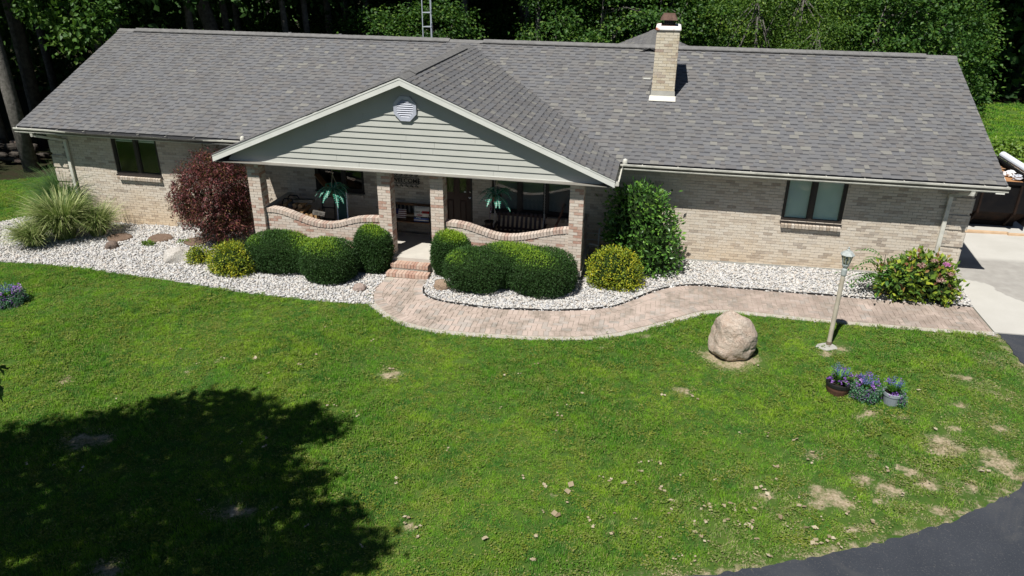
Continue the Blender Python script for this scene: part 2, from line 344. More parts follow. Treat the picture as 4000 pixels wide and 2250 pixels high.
def dist_line(P, line):
    P = np.asarray(P); best = np.full(len(P), 1e9)
    for a, b in zip(line[:-1], line[1:]):
        d = b - a; t = np.clip(((P - a) @ d) / (d @ d), 0, 1); best = np.minimum(best, np.linalg.norm(P - a - t[:, None] * d, axis=1))
    return best
da = dist_line(np.stack([X.ravel(), Y.ravel()], 1), ASPH_IN[::3]).reshape(X.shape)
dry = np.maximum(dry, np.clip(.72 - da / .42, 0, .62)); dry = np.maximum(dry, np.clip(.46 - da / 5.2, 0, .46) * np.clip(.5 + .6 * np.sin(X * 2.3 + 1.4 * np.sin(Y * 1.9)) * np.sin(Y * 2.7 + 1.1 * np.sin(X * 1.7 + 2)) + .35 * np.sin(X * 5.3 + Y * 4.1), 0, 1.3) * np.clip((X - .3) / 3, 0, 1))
Vl = np.stack([X.ravel(), Y.ravel(), gz(X.ravel()) + .004], 1)
i = np.arange(nx * ny).reshape(ny, nx); Fl = np.stack([i[:-1, :-1], i[:-1, 1:], i[1:, 1:], i[1:, :-1]], -1).reshape(-1, 4)
tag(link('lawn', nmesh('lawn', Vl, Fl, {'dry': dry.ravel()}), None, m_lawn), kind='structure')
def dry_at(P):
    ix = np.clip(((P[:, 0] + 18) / 27.6 * (nx - 1)).round().astype(int), 0, nx - 1); iy = np.clip(((P[:, 1] + 13) / 16 * (ny - 1)).round().astype(int), 0, ny - 1)
    return dry[iy, ix]
sheet('side_lawn', [(-34, -13), (-18, -13), (-18, 3), (-15.2, 3), (-15.2, 6.2), (-19, 5.6), (-24, 3.0), (-34, 1)], .002, m_lawn)
sheet('back_lawn', [(9.6, 7.5), (40, 7.5), (40, 25.5), (17.5, 24.5), (12.0, 22.8), (9.6, 22)], .003, m_lawn)
BED_L = [tuple(p) for p in BED_EDGE] + [(-4.44, -1.6), (-4.52, -1.2), (-4.52, -.5), (-4.6, .06), (-8.0, .06), (-8.0, 1.76), (-15.0, 1.76), (-15.0, 2.2), (-16.6, 1.6)]
BED_R = [tuple(p) for p in INNER] + [(8.47, .5), (8.50, 1.76), (-.1, 1.76), (-.1, .06), (-3.5, .06)]
sheet('gravel_bed', BED_L, .012, m_bed, .03); sheet('gravel_bed', BED_R, .014, m_bed, .03)
sheet('driveway', [(8.43, -.985), (8.42, .16), (8.49, 1.0), (8.52, 1.76), (8.52, 12.5), (26, 12.5), (26, -1.0)], .035, m_conc, .06)
joint = MB()
for yy in (3.16, 7.1): joint.box(8.54, 26, yy - .006, yy + .006, gz(9) + .03, gz(9) + .0385)
asp = [tuple(p) for p in ASPH_E] + [(-24, -40), (40, -40), (40, -1.02)]
sheet('asphalt_drive', asp, .020, m_asph, .04)
sand = [tuple(p) for p in OUT2] + [tuple(p) for p in OUTER[::-1]]
sheet('sand_strip', sand, .016, m_sand, .02)
path_poly = [tuple(p) for p in OUTER] + [tuple(p) for p in INNER[::-1]]
path = sheet('garden_path', path_poly, .022, m_sand, .02)
# pavers: border course along the curved part, herringbone in the field
def seg_clip(poly, a, n, off):
    """keep the part of poly with (p-a).n >= off"""
    out = []
    for p, q in zip(poly, poly[1:] + poly[:1]):
        dp = (p[0] - a[0]) * n[0] + (p[1] - a[1]) * n[1] - off; dq = (q[0] - a[0]) * n[0] + (q[1] - a[1]) * n[1] - off
        if dp >= 0: out.append(p)
        if (dp >= 0) != (dq >= 0): t = dp / (dp - dq); out.append((p[0] + t * (q[0] - p[0]), p[1] + t * (q[1] - p[1])))
    return out
def nearest(line, c):
    a = line[:-1]; d = line[1:] - a; t = np.clip(((c - a) * d).sum(1) / (d * d).sum(1), 0, 1); q = a + t[:, None] * d
    k = np.argmin(np.linalg.norm(q - c, axis=1)); return q[k], d[k] / np.linalg.norm(d[k])
pav = []                                                       # polygons
OB = resample(OUTER[(OUTER[:, 0] < 3.3)], .108); IB = resample(INNER[(INNER[:, 0] < 2.6)], .108)
for line, sgn in ((OB, 1), (IB, -1)):
    for k in range(len(line) - 1):
        a, b = line[k], line[k + 1]
        if a[1] > -.62 and sgn == 1: continue
        ta = line[min(k + 1, len(line) - 1)] - line[max(k - 1, 0)]; tb = line[min(k + 2, len(line) - 1)] - line[k]
        na = sgn * np.array([-ta[1], ta[0]]) / np.hypot(*ta); nb = sgn * np.array([-tb[1], tb[0]]) / np.hypot(*tb); d = (b - a) * .03
        q = [tuple(a + d + na * .004), tuple(b - d + nb * .004), tuple(b - d + nb * .20), tuple(a + d + na * .20)]
        pav.append(q if sgn == 1 else q[::-1])
PW = .1025
for r in range(-4, 40):
    for c in range(-4, 134):
        for kind in (0, 1):
            if kind == 0: cx0, cy0, w, h = c, r, 2, 1
            else: cx0, cy0, w, h = c, r + 1, 1, 2
            if (c - r) % 4 != 0: continue
            x0, y0 = -4.9 + cx0 * PW, -3.2 + (cy0 + 0) * PW
            if kind == 1: x0, y0 = -4.9 + (c) * PW, -3.2 + (r + 1) * PW
            q = [(x0 + .003, y0 + .003), (x0 + w * PW - .003, y0 + .003), (x0 + w * PW - .003, y0 + h * PW - .003), (x0 + .003, y0 + h * PW - .003)]
            ctr = np.mean(q, 0)
            if not (-4.8 < ctr[0] < 8.5 and -3.2 < ctr[1] < .5) or ctr[1] > -.3 and ctr[0] < 0: continue
            po, do = nearest(OUTER, ctr); pi, di = nearest(INNER, ctr)
            no = np.array([-do[1], do[0]]); ni = -np.array([-di[1], di[0]])
            q = seg_clip(q, po, no, .207 if ctr[0] < 3.25 else .006)
            if len(q) >= 3: q = seg_clip(q, pi, ni, .207 if ctr[0] < 2.55 else .006)
            if len(q) >= 3: q = seg_clip(q, (8.395, 0), (-1, 0), 0)
            if len(q) >= 3: q = seg_clip(q, (0, -.56), (0, -1), 0) if ctr[0] < -3 else q
            if len(q) < 3: continue
            ar = .5 * abs(sum(a[0] * b[1] - b[0] * a[1] for a, b in zip(q, q[1:] + q[:1])))
            if ar > .0012: pav.append(q)
pav = [q for q in pav if np.mean(q, 0)[0] < 8.39]
def prism_mesh(mb, q, zt, h=.03):
    n = len(q); c = np.mean(q, 0); zz = [gz(x) + zt for x, y in q]
    top = [(c[0] + (x - c[0]) * .965, c[1] + (y - c[1]) * .965, z) for (x, y), z in zip(q, zz)]; mid = [(x, y, z - .005) for (x, y), z in zip(q, zz)]; bot = [(x, y, z - h) for (x, y), z in zip(q, zz)]
    fs = [tuple(range(n))] + [(i, n + i, n + (i + 1) % n, (i + 1) % n) for i in range(n)] + [(n + i, 2 * n + i, 2 * n + (i + 1) % n, n + (i + 1) % n) for i in range(n)]
    return mb.add(top + mid + bot, fs)
pav.sort(key=lambda q: np.hypot(np.mean(q, 0)[0] - CAM[0], np.mean(q, 0)[1] - CAM[1]))
rest = MB(); rr = []
for k, q in enumerate(pav):
    zt = .034 + random.uniform(-.0025, .0025)
    if k < 300:
        mb = prism_mesh(MB(), q, zt); me = bpy.data.meshes.new('paver'); me.from_pydata(mb.v, [], mb.f); me.materials.append(m_paver); me.update(); link('paver', me, path)
    else: prism_mesh(rest, q, zt); rr += [random.random()] * (len(q) * 3)
me = bpy.data.meshes.new('paver_field'); me.from_pydata(rest.v, [], rest.f); me.materials.append(m_paver)
me.attributes.new('rnd', 'FLOAT', 'POINT').data.foreach_set('value', rr); me.update()
tag(link('paver_field', me, path), kind='stuff')
# black plastic edging between the path and the gravel
ed = MB(); E1 = resample(INNER[(INNER[:, 1] < .3)], .09)[6:]
b0 = 0
for k, pnt in enumerate(E1):
    t_ = E1[min(k + 1, len(E1) - 1)] - E1[max(k - 1, 0)]; n_ = np.array([-t_[1], t_[0]]) / np.hypot(*t_); z = gz(pnt[0])
    hgt = .062 + .006 * math.sin(pnt[0] * 5)
    for off, zz in ((.004, 0), (.004, hgt), (.018, hgt + .004), (.030, hgt), (.030, 0)):
        p_ = pnt + n_ * off; ed.v.append((p_[0], p_[1], z + zz))
    if k:
        a = (k - 1) * 5; b = k * 5
        for j in range(4): ed.f.append((a + j, b + j, b + j + 1, a + j + 1))
tag(ed.build('landscape_edging', MAT('edging_plastic', (.016, .016, .017), rough=.45, spec=.4)), 'black plastic edging strip between brick path and white gravel', 'edging')
# ------------------------------------------------------------------ the house
XL, XR, YE, ZE, YR, ZR = -15.415, 8.831, 1.228, 2.317, 6.051, 4.327
PT = (ZR - ZE) / (YR - YE)                                     # 5 in 12
YG, XG, ZG, HALF, YW = -.28, -4.036, 4.262, 4.701, 1.748
WL, WR, HC, CW = XL + .42, XR - .36, 2.108, .302
YB = 2 * YR - YW
house = thing('brick_house', (-3.3, 6, gz(-3.3)), 'long single-storey pale brick house with grey shingle roof and gabled porch', 'house')
hloc = Vector(house.location)
def hp(o): o.parent = house; o.matrix_parent_inverse = Matrix.Translation(-hloc); return o
def part(mb, name, mat, parent=None, smooth=False):
    o = mb.build(name, mat, None, smooth)
    if parent is None: return hp(o)
    return sub(o, parent)
def sub(o, parent): o.parent = parent; o.matrix_parent_inverse = parent.matrix_world.inverted() if parent.parent is None else Matrix.Identity(4); return o
CO, PI_ = .0677, .203
bricks = {'wall': [], 'porch': [], 'chimney': []}              # (centre, rot z, size, front?)
def lay(kind, O, u, n, L, z0, z1, openings=(), top=None, seed=0, shift=None, quoin=(), cover=False):
    r = random.Random(seed); rot = math.atan2(u[1], u[0]); k0 = math.floor(z0 / CO); k1 = math.ceil(z1 / CO)
    for k in range(k0, k1):
        zb = max(k * CO, z0); zt = min(k * CO + CO - .008, z1)
        if zt - zb < .02: continue
        zm = (zb + zt) / 2; iv = [(0.0, L)]
        for a, b, c, d in openings:
            if c < zm < d: iv = [(p, q) for s, e in iv for p, q in ((s, min(e, a)), (max(s, b), e)) if q - p > .03]
        off = (k % 2) * PI_ / 2 + (shift or 0)
        for s, e in iv:
            x = s - ((s - off) % PI_)
            while x < e:
                a, b = max(x, s), min(x + PI_ - .009, e); x += PI_
                if b - a < .03: continue
                t1 = zt
                if top is not None:
                    t1 = min(zt, top((a + b) / 2) - .004)
                    if t1 - zb < .018: continue
                m = (a + b) / 2; pr = .0085 + r.uniform(-.003, .003); d = .045
                for qa, qb in quoin:
                    if qa <= m <= qb and k % 6 != 3: pr += .028; d = .075
                c = np.array(O, float) + np.array(u) * m + np.array(n) * (pr - d / 2)
                bricks[kind].append(((c[0], c[1], (zb + t1) / 2), rot, (b - a + r.uniform(-.002, .002), d, t1 - zb), n[1] < -.5 and not cover))
def core(openings, x0, x1, z0, z1, y0, y1, mb):
    xs = sorted({x0, x1, *[v for o in openings for v in o[:2] if x0 < v < x1]}); zs = sorted({z0, z1, *[v for o in openings for v in o[2:] if z0 < v < z1]})
    for a, b in zip(xs, xs[1:]):
        for c, d in zip(zs, zs[1:]):
            m, w = (a + b) / 2, (c + d) / 2
            if not any(o[0] < m < o[1] and o[2] < w < o[3] for o in openings): mb.box(a, b, y0, y1, c, d)
WIN = [(-13.07, -11.69, .97, 2.14), (-7.20, -5.85, .93, 2.06), (-2.47, -.37, .68, 2.06), (4.49, 5.84, .98, 2.14)]
DOOR = (-3.84, -2.97, 0.0, 2.06)
OP = WIN + [DOOR]
wallm = MB()
core(OP, WL, WR, 0, 2.2, YW, YW + .2, wallm)
for a, b, z in ((WL, -11.5, -.49), (-11.5, -8.0, -.30), (-8.0, 0, -.05), (0, WR, -.235)): wallm.box(a, b, YW, YW + .2, z, 0)
wallm.box(WL, WL + .2, YW + .2, YB, -.4, 2.2); wallm.box(WR - .2, WR, YW + .2, YB, -.3, 2.2); wallm.box(WL + .2, WR - .2, YB - .2, YB, -.4, 2.2)
for x0, x1 in ((WL - .0, WL + .2), (WR - .2, WR)):             # gable-end triangles
    wallm.add([(x0, YW, 2.2), (x1, YW, 2.2), (x1, YB, 2.2), (x0, YB, 2.2), (x0, YR, 2.2 + (YR - YW) * PT - .06), (x1, YR, 2.2 + (YR - YW) * PT - .06)], [(0, 4, 3), (1, 2, 5), (0, 1, 5, 4), (3, 4, 5, 2)])
for xq, sx in ((WL, -1), (WR, 1)):                              # corner blocks stand a little proud
    for k in range(-8, 33):
        if k % 6 != 3 and k * CO > -.45:
            x0, x1 = (xq - .03, xq + .42) if sx < 0 else (xq - .42, xq + .03)
            wallm.box(x0, x1, YW - .028, YW + .3, k * CO - .004, k * CO + CO - .004)
wall = part(wallm, 'wall', m_mortar)
fo = [(a - WL, b - WL, c, d) for a, b, c, d in OP]
lay('wall', (WL, YW, 0), (1, 0, 0), (0, -1, 0), -8.0 - WL, -.30, 2.2, [o for o in fo] + [(0, -11.5 - WL, -9, -.30)], seed=1, quoin=[(-.1, .42)])
lay('wall', (WL, YW, 0), (1, 0, 0), (0, -1, 0), -11.5 - WL, -.49, -.28, seed=2, quoin=[(-.1, .42)])
lay('wall', (-8.0, YW, 0), (1, 0, 0), (0, -1, 0), 8.0, 0, 2.12, [(a + 8, b + 8, c, d) for a, b, c, d in OP], seed=3, cover=True)
lay('wall', (0, YW, 0), (1, 0, 0), (0, -1, 0), WR, -.235, 2.2, [(a, b, c, d) for a, b, c, d in OP], seed=4, quoin=[(WR - .42, WR + .1)])
lay('wall', (WR, YW, 0), (0, 1, 0), (1, 0, 0), 4.0, -.235, 2.2, seed=5, quoin=[(-.1, .42)])
lay('wall', (WL, YW + 4, 0), (0, -1, 0), (-1, 0, 0), 4.0, -.42, 2.2, seed=6, quoin=[(3.58, 4.1)])
fnd = MB()
for a, b, z in ((WL + .0, -11.5, -.49), (-11.5, -8.02, -.30), (-8.02, .02, -.02), (.02, WR, -.235)): fnd.box(a, b, YW - .012, YW + .3, -.75, z - .003)
xf = np.linspace(.06, WR - .46, 12)
for a, b in zip(xf, xf[1:]): fnd.hexa([(a, YW - .022, -.6), (b, YW - .022, -.6), (b, YW + .1, -.6), (a, YW + .1, -.6)], [(a, YW - .022, gz(a) + .085), (b, YW - .022, gz(b) + .085), (b, YW + .1, gz(b) + .085), (a, YW + .1, gz(a) + .085)])
part(fnd, 'foundation', m_found)
# ---- porch: slab, columns, curved half walls, steps
ps = MB().box(-8.12, .03, -.03, YW + .02, -.115, 0).box(-4.72, -3.30, -.055, -.031, -.115, -.001)
part(ps, 'porch_slab', m_slab)
part(MB().box(-8.06, -.05, .03, YW, -.75, -.116), 'porch_footing', m_found)
COLS = [-8.071, -4.80, -3.5246, -.302]
for a in COLS:
    part(MB().box(a + .004, a + CW - .004, .004, CW - .004, 0, HC), 'porch_column', m_mortar)
    for f_, (O, u, n) in enumerate((((a, 0, 0), (1, 0, 0), (0, -1, 0)), ((a + CW, 0, 0), (0, 1, 0), (1, 0, 0)), ((a, CW, 0), (0, -1, 0), (-1, 0, 0)), ((a + CW, CW, 0), (-1, 0, 0), (0, 1, 0)))):
        for k in range(31):
            hc = HC / 31; zb = k * hc
            cuts = ((0, .194), (.204, .302)) if (k + f_) % 2 else ((0, .098), (.108, .302))
            for s, e in cuts:
                pr = .0045 + random.uniform(-.002, .002); m = (s + e) / 2
                c = np.array(O, float) + np.array(u) * m + np.array(n) * (pr - .0225)
                red = (e - s) < .15
                bricks['porch'].append(((c[0], c[1], zb + hc / 2), math.atan2(u[1], u[0]), (e - s, .045, hc - .010), f_ == 0))
CAPL = [(-7.78, .945), (-7.48, .94), (-7.24, .89), (-7.0, .81), (-6.77, .735), (-6.54, .675), (-6.3, .645), (-6.06, .66), (-5.81, .725), (-5.57, .81), (-5.33, .868), (-5.09, .895), (-4.80, .905)]
CAPR = [(-3.23, .925), (-3.07, .94), (-2.85, .92), (-2.62, .88), (-2.4, .81), (-2.18, .745), (-1.96, .70), (-1.74, .69), (-1.52, .715), (-1.3, .76), (-1.09, .81), (-.88, .87), (-.66, .925), (-.45, .97), (-.30, .985)]
hws = []
def half_wall(cap, seed):
    hw = MB()
    xs, zs = np.array(cap).T; f = lambda x: float(np.interp(x, xs, zs)) - .105
    sx = np.linspace(xs[0], xs[-1], 40)
    hw.prism_y([(xs[0], 0), (xs[-1], 0)] + [(x, f(x) + .01) for x in sx[::-1]], .108, .285)
    lay('porch', (xs[0], .108, 0), (1, 0, 0), (0, -1, 0), xs[-1] - xs[0], 0, 1.2, top=lambda u: f(xs[0] + u), seed=seed)
    lay('porch', (xs[-1], .285, 0), (-1, 0, 0), (0, 1, 0), xs[-1] - xs[0], 0, 1.2, top=lambda u: f(xs[-1] - u), seed=seed + 1)
    hws.append(part(hw, 'half_wall', m_mortar)); return resample(smooth_line(cap, 3), .0765)
capl = half_wall(CAPL, 21), half_wall(CAPR, 31)
for xs_ in (-.20, -8.02):
    part(MB().box(xs_, xs_ + .15, CW, YW, 0, .82), 'end_wall', m_mortar)
    lay('porch', (xs_ + .15, CW, 0), (0, 1, 0), (1, 0, 0), YW - CW, 0, .82, seed=41)
    lay('porch', (xs_, YW, 0), (0, -1, 0), (-1, 0, 0), YW - CW, 0, .82, seed=42)
halfw = hws[1]
def jbox(n=6, s=.5, j=.022, seed=3):
    out = []; rr_ = np.random.default_rng(seed)
    for _ in range(n):
        v = np.array([(x, y, z) for z in (-s, s) for x, y in ((-s, -s), (s, -s), (s, s), (-s, s))]) + rr_.uniform(-j, j, (8, 3)) * np.array([.35, .6, 1])
        out.append(v)
    return out
JB = jbox(); JF = np.array([(3, 2, 1, 0), (4, 5, 6, 7), (0, 1, 5, 4), (1, 2, 6, 5), (2, 3, 7, 6), (3, 0, 4, 7)])
def unit_meshes(name, mat): return [nmesh(name, v, JF, mats=[mat]) for v in JB]
capm = unit_meshes('cap_brick', m_capb)
for line, hw_o in zip(capl, hws):
    for a, b in zip(line[:-1], line[1:]):
        m = (a + b) / 2; an = math.atan2(b[1] - a[1], b[0] - a[0])
        o = link('cap_brick', random.choice(capm)); o.scale = (.0665, .222, .100)
        o.rotation_euler = (0, -an, 0); o.location = (m[0] + math.sin(an) * .052, .192 + random.uniform(-.003, .003), m[1] - math.cos(an) * .052)
        o.parent = hw_o
stepm = unit_meshes('step_brick', m_stepb)
st = MB().box(-4.70, -3.40, -.03, .1, -.6, -.12).box(-4.48, -3.58, -.27, 0, -.6, -.185).box(-4.50, -3.52, -.52, -.2, -.62, -.32)
steps = part(st, 'porch_steps', m_mortar)
for x0, x1, yf, zt in ((-4.50, -3.565, -.285, -.082), (-4.53, -3.495, -.535, -.217)):
    n = 13
    for k in range(n):
        w = (x1 - x0) / n; o = link('step_brick', random.choice(stepm), steps); o.scale = (w - .010, .235, .095); o.location = (x0 + (k + .5) * w, yf + .1175 + random.uniform(-.003, .003), zt - .0475)
    for k in range(5):
        w = (x1 - x0 - .03) / 5; o = link('step_brick', random.choice(stepm), steps); o.scale = (w - .010, .09, .06); o.location = (x0 + .015 + (k + .5) * w, yf + .07, zt - .13)
# ---- chimney
cx0, cx1, cy0, cy1 = 1.235, 1.778, 3.69, 4.62
chim = part(MB().box(cx0, cx1, cy0, cy1, 3.2, 4.975), 'chimney', m_mortar)
for f_, (O, u, n, L) in enumerate((((cx0, cy0, 0), (1, 0, 0), (0, -1, 0), cx1 - cx0), ((cx1, cy0, 0), (0, 1, 0), (1, 0, 0), cy1 - cy0), ((cx0, cy1, 0), (0, -1, 0), (-1, 0, 0), cy1 - cy0), ((cx1, cy1, 0), (-1, 0, 0), (0, 1, 0), cx1 - cx0))):
    lay('chimney', O, u, n, L, 3.54 if f_ != 3 else 4.0, 4.972, seed=60 + f_, shift=.05 * f_)
zr = lambda y: ZE + (y - YE) * PT
fl = MB().hexa([(cx0 - .035, cy0 - .04, zr(cy0) - .05), (cx1 + .035, cy0 - .04, zr(cy0) - .05), (cx1 + .015, cy0 + .01, zr(cy0) - .05), (cx0 - .015, cy0 + .01, zr(cy0) - .05)],
               [(cx0 - .022, cy0 - .026, 3.535), (cx1 + .022, cy0 - .026, 3.535), (cx1 + .015, cy0 + .01, 3.535), (cx0 - .015, cy0 + .01, 3.535)])
fl.hexa([(cx0 - .06, cy0 - .14, zr(cy0 - .14) + .012), (cx1 + .06, cy0 - .14, zr(cy0 - .14) + .012), (cx1 + .05, cy0 - .03, zr(cy0) + .012), (cx0 - .05, cy0 - .03, zr(cy0) + .012)],
        [(cx0 - .06, cy0 - .14, zr(cy0 - .14) + .024), (cx1 + .06, cy0 - .14, zr(cy0 - .14) + .024), (cx1 + .05, cy0 - .03, zr(cy0) + .075), (cx0 - .05, cy0 - .03, zr(cy0) + .075)])
part(fl, 'flashing', m_flash, chim)
for k in range(5):
    y = cy0 + .1 + k * .18
    part(MB().box(cx0 - .02, cx0 + .004, y, y + .2, zr(y) - .02, zr(y) + .15), 'step_flashing', m_flash, chim)
    part(MB().box(cx1 - .004, cx1 + .02, y, y + .2, zr(y) - .02, zr(y) + .15), 'step_flashing', m_flash, chim)
cr = part(MB().lathe([(.42, 0), (.435, .02), (.43, .065), (.36, .09), (.2, .10)], (0, 0, 0), 4), 'chimney_crown', m_crown, chim)
cr.location = ((cx0 + cx1) / 2, (cy0 + cy1) / 2, 4.972); cr.scale = (.99, 1.66, 1)
part(MB().box(cx0 + .10, cx1 - .12, cy0 + .12, cy1 - .2, 5.06, 5.09), 'flue_rim', m_rust, chim)
cage = MB()
for x in np.linspace(cx0 + .11, cx1 - .13, 7):
    for y in (cy0 + .13, cy1 - .21): cage.bar((x, y, 5.08), (x, y, 5.25), .008)
for y in np.linspace(cy0 + .13, cy1 - .21, 9):
    for x in (cx0 + .11, cx1 - .13): cage.bar((x, y, 5.08), (x, y, 5.25), .008)
for z in (5.12, 5.16, 5.2): cage.box(cx0 + .108, cx1 - .128, cy0 + .128, cy0 + .134, z, z + .006)
part(cage, 'cap_cage', m_black, chim)
part(MB().box(cx0 + .15, cx1 - .17, cy0 + .17, cy1 - .25, 4.9, 5.17), 'flue_tile', m_dark, chim)
part(MB().hexa([(cx0 + .055, cy0 + .05, 5.205), (cx1 - .075, cy0 + .05, 5.205), (cx1 - .075, cy1 - .13, 5.205), (cx0 + .055, cy1 - .13, 5.205)],
               [(cx0 + .12, cy0 + .14, 5.325), (cx1 - .14, cy0 + .14, 5.325), (cx1 - .14, cy1 - .22, 5.325), (cx0 + .12, cy1 - .22, 5.325)]), 'chimney_cap', m_rust, chim)
# ---- bricks: the nearest ones singly, the rest joined
def join_bricks(name, L, mat, parent):
    if not L: return
    V = []; Rn = []
    for (c, rot, s, fr) in L:
        v = JB[random.randrange(6)] * np.array(s); ca, sa = math.cos(rot), math.sin(rot)
        V.append(np.stack([v[:, 0] * ca - v[:, 1] * sa + c[0], v[:, 0] * sa + v[:, 1] * ca + c[1], v[:, 2] + c[2]], 1)); Rn += [random.random()] * 8
    n = len(L); F = (JF[None] + 8 * np.arange(n)[:, None, None]).reshape(-1, 4)
    o = link(name, nmesh(name, np.concatenate(V), F, {'rnd': Rn}, mats=[mat]), parent); o['kind'] = 'stuff'
def hidden(c):
    x, y, z = c
    return (-8.2 < x < -4.4 and z < .42) or (-3.5 < x < -.25 and z < .40) or (.2 < x < 2.2 and z < 1.9 and y > 1) or (x < -8.6) or z > 2.0 or (6.1 < x < 8 and z < .8 and y > 1)
allb = [(np.linalg.norm(np.array(b[0]) - CAM), kind, b) for kind in ('wall', 'porch') for b in bricks[kind] if b[3] and not hidden(b[0])]
allb.sort(key=lambda t: t[0]); near = allb[:300]; ids = {id(b) for _, _, b in near}
um = {'wall': unit_meshes('brick', m_brick), 'porch': unit_meshes('brick', m_pbrick)}
for _, kind, b in near:
    o = link('brick', random.choice(um[kind]), wall if kind == 'wall' else halfw); o.location = b[0]; o.rotation_euler.z = b[1]; o.scale = b[2]
join_bricks('brickwork', [b for b in bricks['wall'] if id(b) not in ids], m_brick, wall)
join_bricks('brickwork', [b for b in bricks['porch'] if id(b) not in ids], m_pbrick, halfw)
join_bricks('brickwork', bricks['chimney'], m_cbrick, chim)
# ---- windows and door
def sill(parent, x0, x1, z, n, y=YW):
    for k in range(n):
        w = (x1 - x0) / n; o = link('sill_brick', random.choice(sillm), parent); o.scale = (w - .010, .15, .085); o.location = (x0 + (k + .5) * w, y - .028, z - .045); o.rotation_euler.x = R(8)
sillm = unit_meshes('sill_brick', m_sillb)
def window(x0, x1, z0, z1, cuts, name='window', blind=True, drop=1.0, bm=None):
    f = MB(); y0, y1 = YW + .015, YW + .085; fw = .05
    f.box(x0, x0 + fw, y0, y1, z0, z1).box(x1 - fw, x1, y0, y1, z0, z1).box(x0 + fw, x1 - fw, y0, y1, z0, z0 + .06).box(x0 + fw, x1 - fw, y0, y1, z1 - fw, z1)
    f.box(x0 - .01, x1 + .01, YW - .045, y0 - .002, z0 - .012, z0 + .022)
    edges = [x0 + fw] + list(cuts) + [x1 - fw]
    for c in cuts: f.box(c - .04, c + .04, y0, y1, z0 + .06, z1 - fw)
    w = part(f, name, m_brown)
    lines = [x0 + fw] + [v for c in cuts for v in (c - .04, c + .04)] + [x1 - fw]
    for a, b in zip(lines[::2], lines[1::2]):
        s = MB(); t = .028
        s.box(a + .002, a + t, y0 + .012, y1 - .012, z0 + .062, z1 - fw - .002).box(b - t, b - .002, y0 + .012, y1 - .012, z0 + .062, z1 - fw - .002)
        s.box(a + t, b - t, y0 + .012, y1 - .012, z0 + .062, z0 + .062 + t).box(a + t, b - t, y0 + .012, y1 - .012, z1 - fw - t, z1 - fw - .002)
        part(s, 'sash', m_brown, w)
        part(MB().box(a + t, b - t, y0 + .038, y0 + .042, z0 + .06 + t, z1 - fw - t), 'pane', m_glass, w)
        if blind:
            bl = MB(); zz = z1 - fw - .05; zl = z0 + .07 + (1 - drop) * (z1 - z0)
            while zz > zl:
                bl.hexa([(a + .03, y1 + .012, zz), (b - .03, y1 + .012, zz), (b - .03, y1 + .024, zz + .019), (a + .03, y1 + .024, zz + .019)], [(a + .03, y1 + .0135, zz), (b - .03, y1 + .0135, zz), (b - .03, y1 + .0255, zz + .019), (a + .03, y1 + .0255, zz + .019)]); zz -= .0215
            bl.box(a + .03, b - .03, y1 + .01, y1 + .04, zl - .03, zl - .01).box(a + .03, b - .03, y1 + .045, y1 + .05, zl, z1 - fw)
            part(bl, 'blind', bm or m_blind, w)
    return w
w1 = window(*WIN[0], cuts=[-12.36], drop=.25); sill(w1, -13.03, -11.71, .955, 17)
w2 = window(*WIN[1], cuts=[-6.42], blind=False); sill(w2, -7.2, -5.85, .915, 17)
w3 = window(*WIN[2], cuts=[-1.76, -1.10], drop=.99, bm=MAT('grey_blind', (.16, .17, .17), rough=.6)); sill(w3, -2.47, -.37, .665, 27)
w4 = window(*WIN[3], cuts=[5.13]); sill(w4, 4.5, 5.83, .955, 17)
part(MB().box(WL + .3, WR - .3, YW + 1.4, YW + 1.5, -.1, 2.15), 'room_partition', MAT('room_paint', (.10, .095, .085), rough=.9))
d0, d1 = DOOR[0], DOOR[1]
dr = MB().box(d0 + .05, d1 - .05, YW + .05, YW + .09, 0.01, 2.01)
door = part(dr, 'door', m_door)
part(MB().box(d0, d0 + .048, YW - .01, YW + .1, 0, 2.06).box(d1 - .048, d1, YW - .01, YW + .1, 0, 2.06).box(d0 + .048, d1 - .048, YW - .01, YW + .1, 2.012, 2.06), 'door_frame', m_brown, door)
for k, (a, b) in enumerate(((-3.64, -3.47), (-3.31, -3.14))):
    part(MB().box(a, b, YW + .043, YW + .049, 1.12, 1.86), 'pane', m_glass, door)
    part(MB().box(a - .02, a, YW + .04, YW + .05, 1.1, 1.88).box(b, b + .02, YW + .04, YW + .05, 1.1, 1.88).box(a, b, YW + .04, YW + .05, 1.1, 1.12).box(a, b, YW + .04, YW + .05, 1.86, 1.88), 'moulding', m_door, door)
    part(MB().hexa([(a, YW + .05, .22), (b, YW + .05, .22), (b, YW + .05, .92), (a, YW + .05, .92)], [(a + .03, YW + .036, .25), (b - .03, YW + .036, .25), (b - .03, YW + .036, .89), (a + .03, YW + .036, .89)]), 'door_panel', m_door, door)
m_nickel = MAT('nickel', (.7, .7, .68), rough=.25, metal=.9)
kb = MB().lathe([(.012, 0), (.012, .03), (.03, .045), (.03, .06), (.012, .07)], (0, 0, 0), 12).build('door_knob', m_nickel); kb.location = (-3.04, YW + .05, 1.01); kb.rotation_euler.x = R(90); sub(kb, door)
kb = MB().lathe([(.026, 0), (.026, .015), (.018, .02)], (0, 0, 0), 12).build('deadbolt', m_nickel); kb.location = (-3.035, YW + .05, 1.15); kb.rotation_euler.x = R(90); sub(kb, door)
part(MB().box(-3.20, -3.15, YW + .0415, YW + .0425, 1.13, 1.16), 'sticker', MAT('sticker_paper', (.75, .75, .72)), door)
